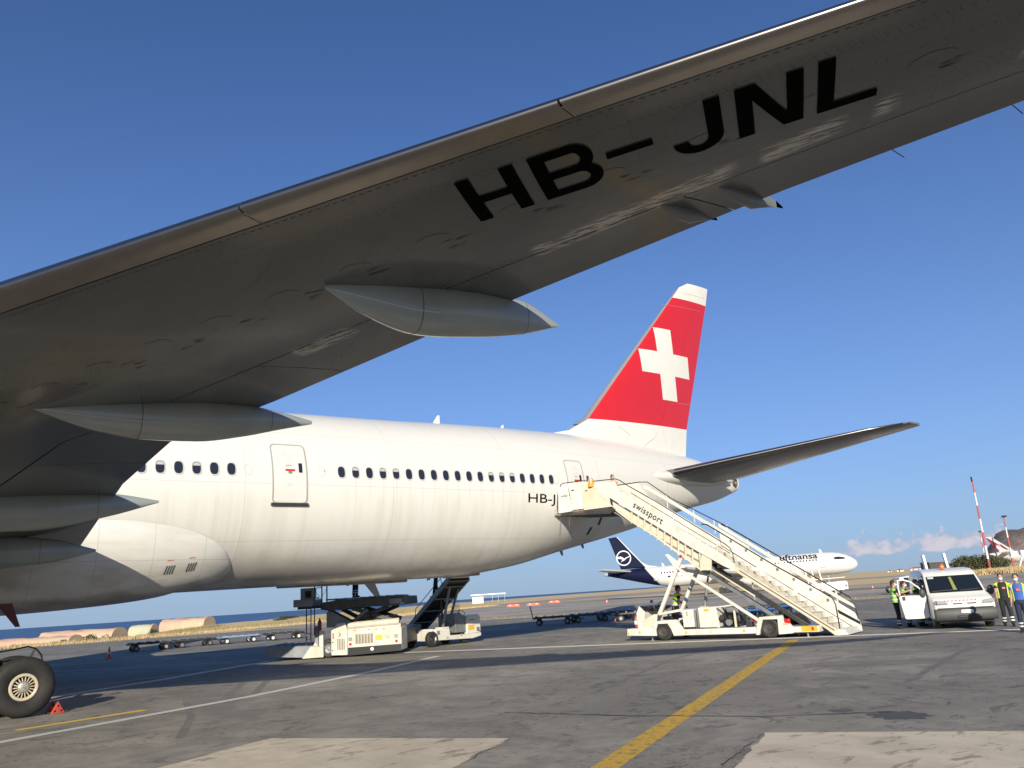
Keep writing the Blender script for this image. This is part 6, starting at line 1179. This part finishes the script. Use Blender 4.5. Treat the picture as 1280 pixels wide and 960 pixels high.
# grey jet far right: only its tail shows
QM = mat('pale_grey_jet_paint', (.46, .46, .45), .4); MAR = mat('maroon_paint', (.16, .01, .03), .45)
QD = Vector((.80, -.60, 0)).normalized(); QJ, sec2, plate2 = far_jet('grey airliner tail with maroon emblem behind the right lighting mast', 'airliner', (412.0, 131.5, 0), math.atan2(QD.y, QD.x), 58, 2.6, 4.6, QM, QM, None)
plate2('tail_fin', [(-.6, 0, 13.4), (1.8, 0, 13.5), (11.0, 0, 6.9), (4.2, 0, 6.6)], .5, QM)
g = MB(); g.add([(x, -.3, z) for x, z in ((-.5, 13.2), (.6, 12.7), (4.2, 10.2), (4.9, 9.0), (3.6, 10.0), (3.2, 8.9), (4.4, 7.3), (3.4, 7.1), (1.6, 10.0))], [tuple(range(9))]); g.build('maroon_emblem', MAR, QJ, sm=0)
g = MB(); g.add([(x, -.3, z) for x, z in ((4.6, 10.3), (5.6, 9.9), (8.4, 7.6), (7.2, 7.7), (5.4, 8.9))], [tuple(range(5))]); g.build('maroon_emblem', MAR, QJ, sm=0)
for s_ in (-1, 1): plate2('stabiliser', [(8, s_ * 1.2, 5.9), (3.5, s_ * 1.1, 5.8), (.5, s_ * 9, 6.6), (2.2, s_ * 9, 6.7)], .3, QM, (0, 0, 1)); plate2('wing', [(36, s_ * 2, 3.2), (25, s_ * 2, 3.0), (19, s_ * 26, 5.6), (21, s_ * 26, 5.7)], .6, QM, (0, 0, 1))
# ------------------------------------------------------------------ ground vehicles further off
def simple_wheel(par, c, r, w=.22): g = MB(); g.cyl((c[0], c[1] - w / 2, c[2]), (c[0], c[1] + w / 2, c[2]), r, 18); o = g.build('wheel', BLACK, par); g = MB(); g.cyl((c[0], c[1] - w / 2 - .01, c[2]), (c[0], c[1] + w / 2 + .01, c[2]), r * .45, 12); g.build('rim', GREYM, o)
PT_ = thing('utility_truck', 'white flat utility truck under the nose of the far airliner', 'truck', (110.0, 19.6, 0), math.atan2(-.61, .79))
def K_(name, mt, fn, bev=.02, par=None): g = MB(); fn(g); return g.build(name, mt, par or PT_, bev=bev)
K_('body', VW, lambda g: g.prism([(-2.6, .5), (-2.6, 1.2), (-2.2, 1.45), (-1.3, 1.5), (-1.2, 1.15), (2.6, 1.35), (2.75, 1.2), (2.75, .5)], -.9, .9)); K_('load_rack', SIGN, lambda g: (g.beam((-1.1, -.85, 1.6), (2.6, -.85, 1.7), .05, .05),), 0); K_('red_reflector', RED, lambda g: (g.bb(-.1, .15, -.93, -.9, .62, .7),), 0); K_('red_reflector', RED, lambda g: g.bb(2.45, 2.65, -.93, -.9, .85, .98), 0)
for x in (-.85, -.2, .5): K_('white_post', SIGN, lambda g: g.beam((x, -.3, 1.3), (x - .25, -.3, 2.9), .1, .1), 0)
K_('yellow_post', YELLOW, lambda g: g.beam((-.4, 0, 1.3), (-.4, 0, 2.3), .12, .12), 0); K_('aerial', GREYM, lambda g: g.beam((1.7, 0, 1.3), (1.8, 0, 2.2), .05, .05), 0)
for x in (-1.6, 1.7): simple_wheel(PT_, (x, -.75, .42), .42); simple_wheel(PT_, (x, .75, .42), .42)
TB = thing('tow_bar_dolly', 'long dark tow bar on small wheels right of the utility truck', 'tow bar', (109.8, 14.4, 0), math.atan2(-.61, .79)); g = MB(); g.beam((-1.9, 0, .55), (2.6, 0, .5), .12, .12); g.build('bar', DARK, TB); simple_wheel(TB, (2.2, 0, .32), .32); g = MB(); g.tube([(2.5, 0, .5), (3.4, 0, .9), (3.4, 0, 1.5)], .04, 6); g.build('drawbar', GREYM, TB)
SV = thing('stair_vehicle', 'white stair vehicle with dark canopy behind the van roof', 'stair vehicle', (107.2, 6.6, 0), math.atan2(-.61, .79))
def S_(name, mt, fn, bev=.02, par=None): g = MB(); fn(g); return g.build(name, mt, par or SV, bev=bev)
S_('chassis', VW, lambda g: g.prism([(-2.4, .4), (-2.4, 1.1), (-1.2, 1.3), (1.8, 1.15), (1.9, .4)], -.9, .9)); S_('canopy', DARK, lambda g: g.bb(-.55, .75, -.8, .8, 1.85, 2.45)); S_('canopy_roof', GREYM, lambda g: g.bb(-.6, .8, -.85, .85, 2.45, 2.5), 0)
S_('mast', SIGN, lambda g: g.beam((-.75, -.7, 1.2), (-.95, -.7, 3.1), .3, .2)); S_('mast', SIGN, lambda g: g.beam((1.1, -.7, .9), (.82, -.7, 3.15), .22, .2)); S_('stair_flight', SIGN, lambda g: g.beam((-3.2, 0, 1.3), (-.6, 0, 1.6), .15, 1.4, up=(0, 1, 0)))
for x in (-1.7, 1.2): simple_wheel(SV, (x, -.8, .38), .38)
BX = thing('grey_trailer', 'grey boxed ground unit on a white frame beyond the van door', 'trailer', (95.7, 2.5, 0), math.atan2(-.61, .79))
g = MB(); g.bb(-.45, .45, -.4, .4, .75, 1.45); g.build('box', GREYM, BX, bev=.02); g = MB(); g.bb(-.5, 1.1, -.5, .5, .6, .74); g.build('frame', SIGN, BX, bev=.02); g = MB(); g.beam((.6, -.45, .7), (.75, -.45, 1.55), .12, .1); g.build('post', SIGN, BX)
for x in (-.3, .9): simple_wheel(BX, (x, -.4, .3), .3)
# floodlight masts
MR = mat('mast_red', (.42, .09, .075), .6); MW = mat('mast_white', (.62, .62, .60), .6)
def mast(label, x, y, h, r, n=7, plat=True):
    t = thing('floodlight_mast', label, 'lighting mast', (x, y, terr_xy(x, y)), 0, 'red and white striped masts')
    for k in range(n):
        z0, z1 = h * k / n, h * (k + 1) / n; r0, r1 = r * (1 - .5 * k / n), r * (1 - .5 * (k + 1) / n); g = MB(); g.cyl((0, 0, z0), (0, 0, z1), r0, 12, r2=r1); g.build('mast_band', MR if (n - k) % 2 else MW, t)
    if plat:
        for dx, dy in ((-.9, 0), (.7, .6), (.2, -.8), (.9, -.1)): g = MB(); g.box((dx, dy, h + .35), (.75, .5, .6), rx=.3); g.build('floodlight', DARK, t)
        g = MB(); g.box((0, 0, h), (2.2, 2.0, .12)); g.build('head_frame', GREYM, t)
    else: g = MB(); g.box((-.25, 0, h + .1), (.35, .3, 1.3)); g.build('floodlight', DARK, t)
    return t
mast('tallest striped mast rising over the dark bush', 265.5, 69.8, 24.0, .34, 7, False); mast('striped mast with floodlight head at the right edge', 406.4, 120.8, 20.6, .42, 5); mast('thinnest and farthest striped mast left of the tallest', 530.0, 184.5, 20.0, .32, 7)
ws = thing('white_gantry', 'white framed gantry beside the bush, below the grey tail', 'gantry', (300, 76, 0), math.atan2(-.61, .79))
for x, z, mt_ in ((-1.6, 4.6, SIGN), (1.3, 4.8, SIGN)): g = MB(); g.box((x, 0, z), (1.7, 1.2, 1.3)); g.build('cabin', mt_, ws, bev=.05)
g = MB(); g.beam((1.2, 0, 4.4), (-.8, 0, .2), .5, .3); g.build('stair_leg', SIGN, ws); g = MB(); g.beam((2.9, 0, 4.4), (3.6, 0, .2), .4, .3); g.build('leg', SIGN, ws)
# ------------------------------------------------------------------ bush, shrubs, grass
LEAF = mat('dark_bush_leaves', (0.045, 0.055, 0.022), .8, var=.5, scale=.8, color2=(0.10, 0.10, 0.045)); LEAF2 = mat('shrub_leaves', (0.075, 0.09, 0.03), .8, var=.4, scale=1.5); BARK = mat('bark', (.10, .07, .045), .9)
def bush(name, label, loc, rx, ry, rz_, n, leaf, mt=LEAF, seed=1, rzz=0, lobes=9, cat='bush', group=None):
    t = thing(name, label, cat, loc, rzz, group); r = random.Random(seed); g = MB()
    L = [(r.uniform(-.72, .72) * rx, r.uniform(-.5, .5) * ry, r.uniform(.25, .62) * rz_, r.uniform(.3, .5)) for _ in range(lobes)]
    for i in range(n):
        lx, ly, lz, lr = L[r.randrange(lobes)]; d = Vector((r.gauss(0, 1), r.gauss(0, 1), r.gauss(0, 1))).normalized() * (r.random() ** .35)
        p = Vector((lx + d.x * lr * rx, ly + d.y * lr * ry, max(.05, lz + d.z * lr * rz_ * (1 - .35 * abs(lx) / rx)))); a = Vector((r.gauss(0, 1), r.gauss(0, 1), r.gauss(0, 1))).normalized() * leaf; b_ = a.cross(Vector((r.gauss(0, 1), r.gauss(0, 1), r.gauss(0, 1)))).normalized() * leaf * .6
        g.add([p - a, p + b_, p + a, p - b_], [(0, 1, 2, 3)])
    c_ = g.build('crown', mt, t, sm=0)
    g = MB()
    for k in range(4): g.tube([(L[k][0] * .6, L[k][1] * .6, -.1), (L[k][0] * .8, L[k][1] * .8, L[k][2] * .6), (L[k][0], L[k][1], L[k][2])], [leaf * .5, leaf * .35, leaf * .2], 6)
    g.build('trunk', BARK, t)['kind'] = 'stuff'; return t
bush('bush', 'broad dark bush behind the van below the tallest mast', (266, 73.5, 0), 9.0, 4.5, 5.0, 9000, .24, seed=3, rzz=math.atan2(-.61, .79), lobes=14)
m = MATS['dry_grassland']; GR = mat('dry_grass_blades', (0.62, 0.46, 0.25), .9, var=.4, scale=.6, color2=(.40, .30, .14)); GR2 = mat('mixed_grass_blades', (0.36, 0.29, 0.16), .9, var=.4, scale=.6, color2=(.22, .20, .08))
def tufts(name, label, pts, n, hmin, hmax, spread, mt, seed, blades=7):
    r = random.Random(seed); g = MB(); seg = [(Vector(pts[i]), Vector(pts[i + 1])) for i in range(len(pts) - 1)]; tot = sum((b - a).length for a, b in seg)
    for i in range(n):
        s = r.random() * tot
        for a, b in seg:
            l = (b - a).length
            if s <= l: break
            s -= l
        p = a.lerp(b, s / l) + Vector(((b - a).y, -(b - a).x)).normalized() * r.uniform(-spread, spread) if spread else a.lerp(b, s / l); z = terr_xy(p.x, p.y); h = r.uniform(hmin, hmax)
        for k in range(blades):
            an = r.random() * 6.28; q = Vector((p.x + r.gauss(0, h * .25), p.y + r.gauss(0, h * .25), z)); w = h * .09; tip = q + Vector((math.cos(an) * h * .35, math.sin(an) * h * .35, h * r.uniform(.6, 1))); g.add([q + Vector((w * math.sin(an), -w * math.cos(an), 0)), q - Vector((w * math.sin(an), -w * math.cos(an), 0)), tip], [(0, 1, 2)])
    o = g.build(name, mt, sm=0); return tag(o, label, 'grass', kind='stuff')
tufts('dry_grass', 'tan dry grass bank beyond the taxiway below the bush', [(225, 52), (262, 62), (300, 68), (330, 60)], 3500, .6, 1.5, 5.5, GR, 2)
tufts('dry_grass_strip', 'scattered dry tufts between the apron and taxiway', [(77.4, 56), (78.6, 44), (83.3, 33.3), (86.4, 20.3), (99, 7.4), (120, -18)], 650, .06, .26, 1.0, GR2, 5)
tufts('coastal_grass', 'golden dry grass along the far edge of the asphalt', [(28, 76), (47, 73), (58.5, 71.5), (74, 79), (90, 88), (103, 91), (126, 113), (152, 133)], 3500, .1, .42, 2.6, GR, 8)
tufts('field_grass', 'dry coastal field behind the baggage dollies', [(30, 100), (60, 95), (85, 105), (110, 125), (150, 165)], 5000, .15, .5, 17, GR2, 9, 5)
# ------------------------------------------------------------------ shelters, huts and far buildings
SH1 = mat('shelter_pink_concrete', (.52, .31, .24), .9, var=.5, scale=.22, color2=(.52, .42, .26)); SH2 = mat('shelter_pale_concrete', (.50, .44, .30), .9, var=.4, scale=.3, color2=(.36, .40, .28)); DKO = mat('dark_opening', (.05, .04, .035), .9)
def shelter(label, loc, rz, L, W, H, mt, seed=1, door=True):
    t = thing('aircraft_shelter', label, 'shelter', loc, rz); n = 18
    g = MB(); rings = []
    for x in [-L / 2 + L * k / 10 for k in range(11)]: rings.append([(x, W / 2 * math.copysign(abs(math.cos(PI * k / n)) ** .9, math.cos(PI * k / n)), H * math.sin(PI * k / n) ** .62 if 0 < k < n else -.6) for k in range(n + 1)])
    rq = random.Random(seed * 5); rings = [[(p[0], p[1] * (1 + .03 * rq.uniform(-1, 1)), p[2] * (1 + .05 * rq.uniform(-1, 1))) for p in rg] for rg in rings]; g.loft(rings); v = g.build('vault', mt, t, sm=40)
    g = MB(); g.loft([[(L / 2 + o_, W / 2 * f * math.cos(PI * k / n), H * f * math.sin(PI * k / n) ** .62 if 0 < k < n else -.6) for k in range(n + 1)] for o_, f in ((-.3, 1.03), (.05, 1.03))]); g.build('end_arch', SH1, t, sm=40)
    if door: g = MB(); g.box((L * .46, -W / 2 - .02, 1.0), (1.2, .2, 2.0)); g.build('door', DKO, v)
    return t
def sz(x, y, d=.25): return (x, y, terr_xy(x, y) - d)
shelter('long pink and yellow painted vaulted shelter by the sea', sz(64.0, 168), -.85, 20, 5, 2.7, SH1)
shelter('vaulted shelter with pink arch peeking right of the long one', sz(77.0, 188), -.85, 19, 6, 3.5, SH1, 2, False)
shelter('camouflaged greenish low bunker between the pink shelters', sz(96.6, 213.6), -.85, 6.5, 4, 3.3, SH2, 3, False)
shelter('rounded pink shelter at the right, nearest the loader', sz(117.0, 244), -.85, 15, 7, 3.6, SH1, 4, False)
GS = 'shrubs by the shelters'
bush('shrub', 'green shrub on the right end of the long shelter, upper one', sz(76.5, 176, .1), 3.6, 2.0, 2.6, 900, .2, LEAF2, 11, group=GS, rzz=-.6); bush('shrub', 'low green shrub in front of the long shelter end', sz(77.5, 168, .1), 3.4, 1.6, 1.2, 800, .2, LEAF2, 12, group=GS, rzz=-.6); bush('shrub', 'dark round shrub against the greenish bunker', sz(96.5, 203.5, .1), 1.3, 1.2, 2.2, 500, .18, LEAF, 13, group=GS); bush('shrub', 'flat dark shrub alone in the dry field', sz(148, 237, .1), 5.0, 2.0, 1.2, 700, .22, LEAF, 14, group=GS, rzz=-.6)
bush('shrub', 'small olive shrub low in the dry field near the loader', sz(134, 215, .1), 3.0, 1.4, .8, 400, .18, LEAF2, 15, group=GS, rzz=-.6)
tufts('berm_scrub', 'rough tan scrub bank in front of the vaulted shelters', [(58, 150), (72, 166), (88, 186), (104, 214), (122, 230)], 1800, .3, 1.1, 3.0, GR2, 19, 6)
CON = mat('pale_plaster', (.62, .58, .50), .8); RF = mat('red_roof', (.42, .13, .09), .7)
tr = thing('white_terminal_hut', 'low white building with flat canopy on the far shore', 'building', (222, 231, 0), -.65)
g = MB(); g.box((-3.4, 0, 1.2), (4.2, 4, 2.4)); g.build('wall', CON, tr); g = MB(); g.box((.5, 0, 3.1), (13, 5, .35)); g.build('canopy', SIGN, tr)
for x in (2.0, 4.2, 6.6): g = MB(); g.beam((x, -2, 0), (x, -2, 3), .15, .15); g.build('post', GREYM, tr)
for i, (px, D_, w_, h_, lb) in enumerate(((62.0, 1180, 10, 5.0, 'tiny red roofed house, leftmost on the far shore'), (63.1, 1150, 26, 6.5, 'long red roofed house left of the stair vehicle'), (61.4, 1250, 6, 4.5, 'small pale hut at the far left of the houses'))):
    x, y = polar(px, D_); t = thing('house', lb, 'house', (x, y, terr_xy(x, y)), math.radians(90 - px) - PI / 2, 'houses on the far shore'); h_ *= .6; w_ *= .8
    g = MB(); g.box((0, 0, h_ * .35), (w_, 8, h_ * .7)); wl_ = g.build('wall', CON, t); g = MB(); g.add([(-w_ / 2 - .5, -4.6, h_ * .7), (w_ / 2 + .5, -4.6, h_ * .7), (w_ / 2 + .5, 4.6, h_ * .7), (-w_ / 2 - .5, 4.6, h_ * .7), (-w_ / 2 + 2, 0, h_ * 1.15), (w_ / 2 - 2, 0, h_ * 1.15)], [(0, 1, 5, 4), (1, 2, 5), (2, 3, 4, 5), (3, 0, 4), (0, 3, 2, 1)]); g.build('roof', RF, t, sm=0)
    for k in range(max(1, int(w_ / 6))): g = MB(); g.box((-w_ / 2 + 3 + k * 6, -4.02, h_ * .35), (1.4, .1, 1.6)); g.build('window', GLASS, wl_)
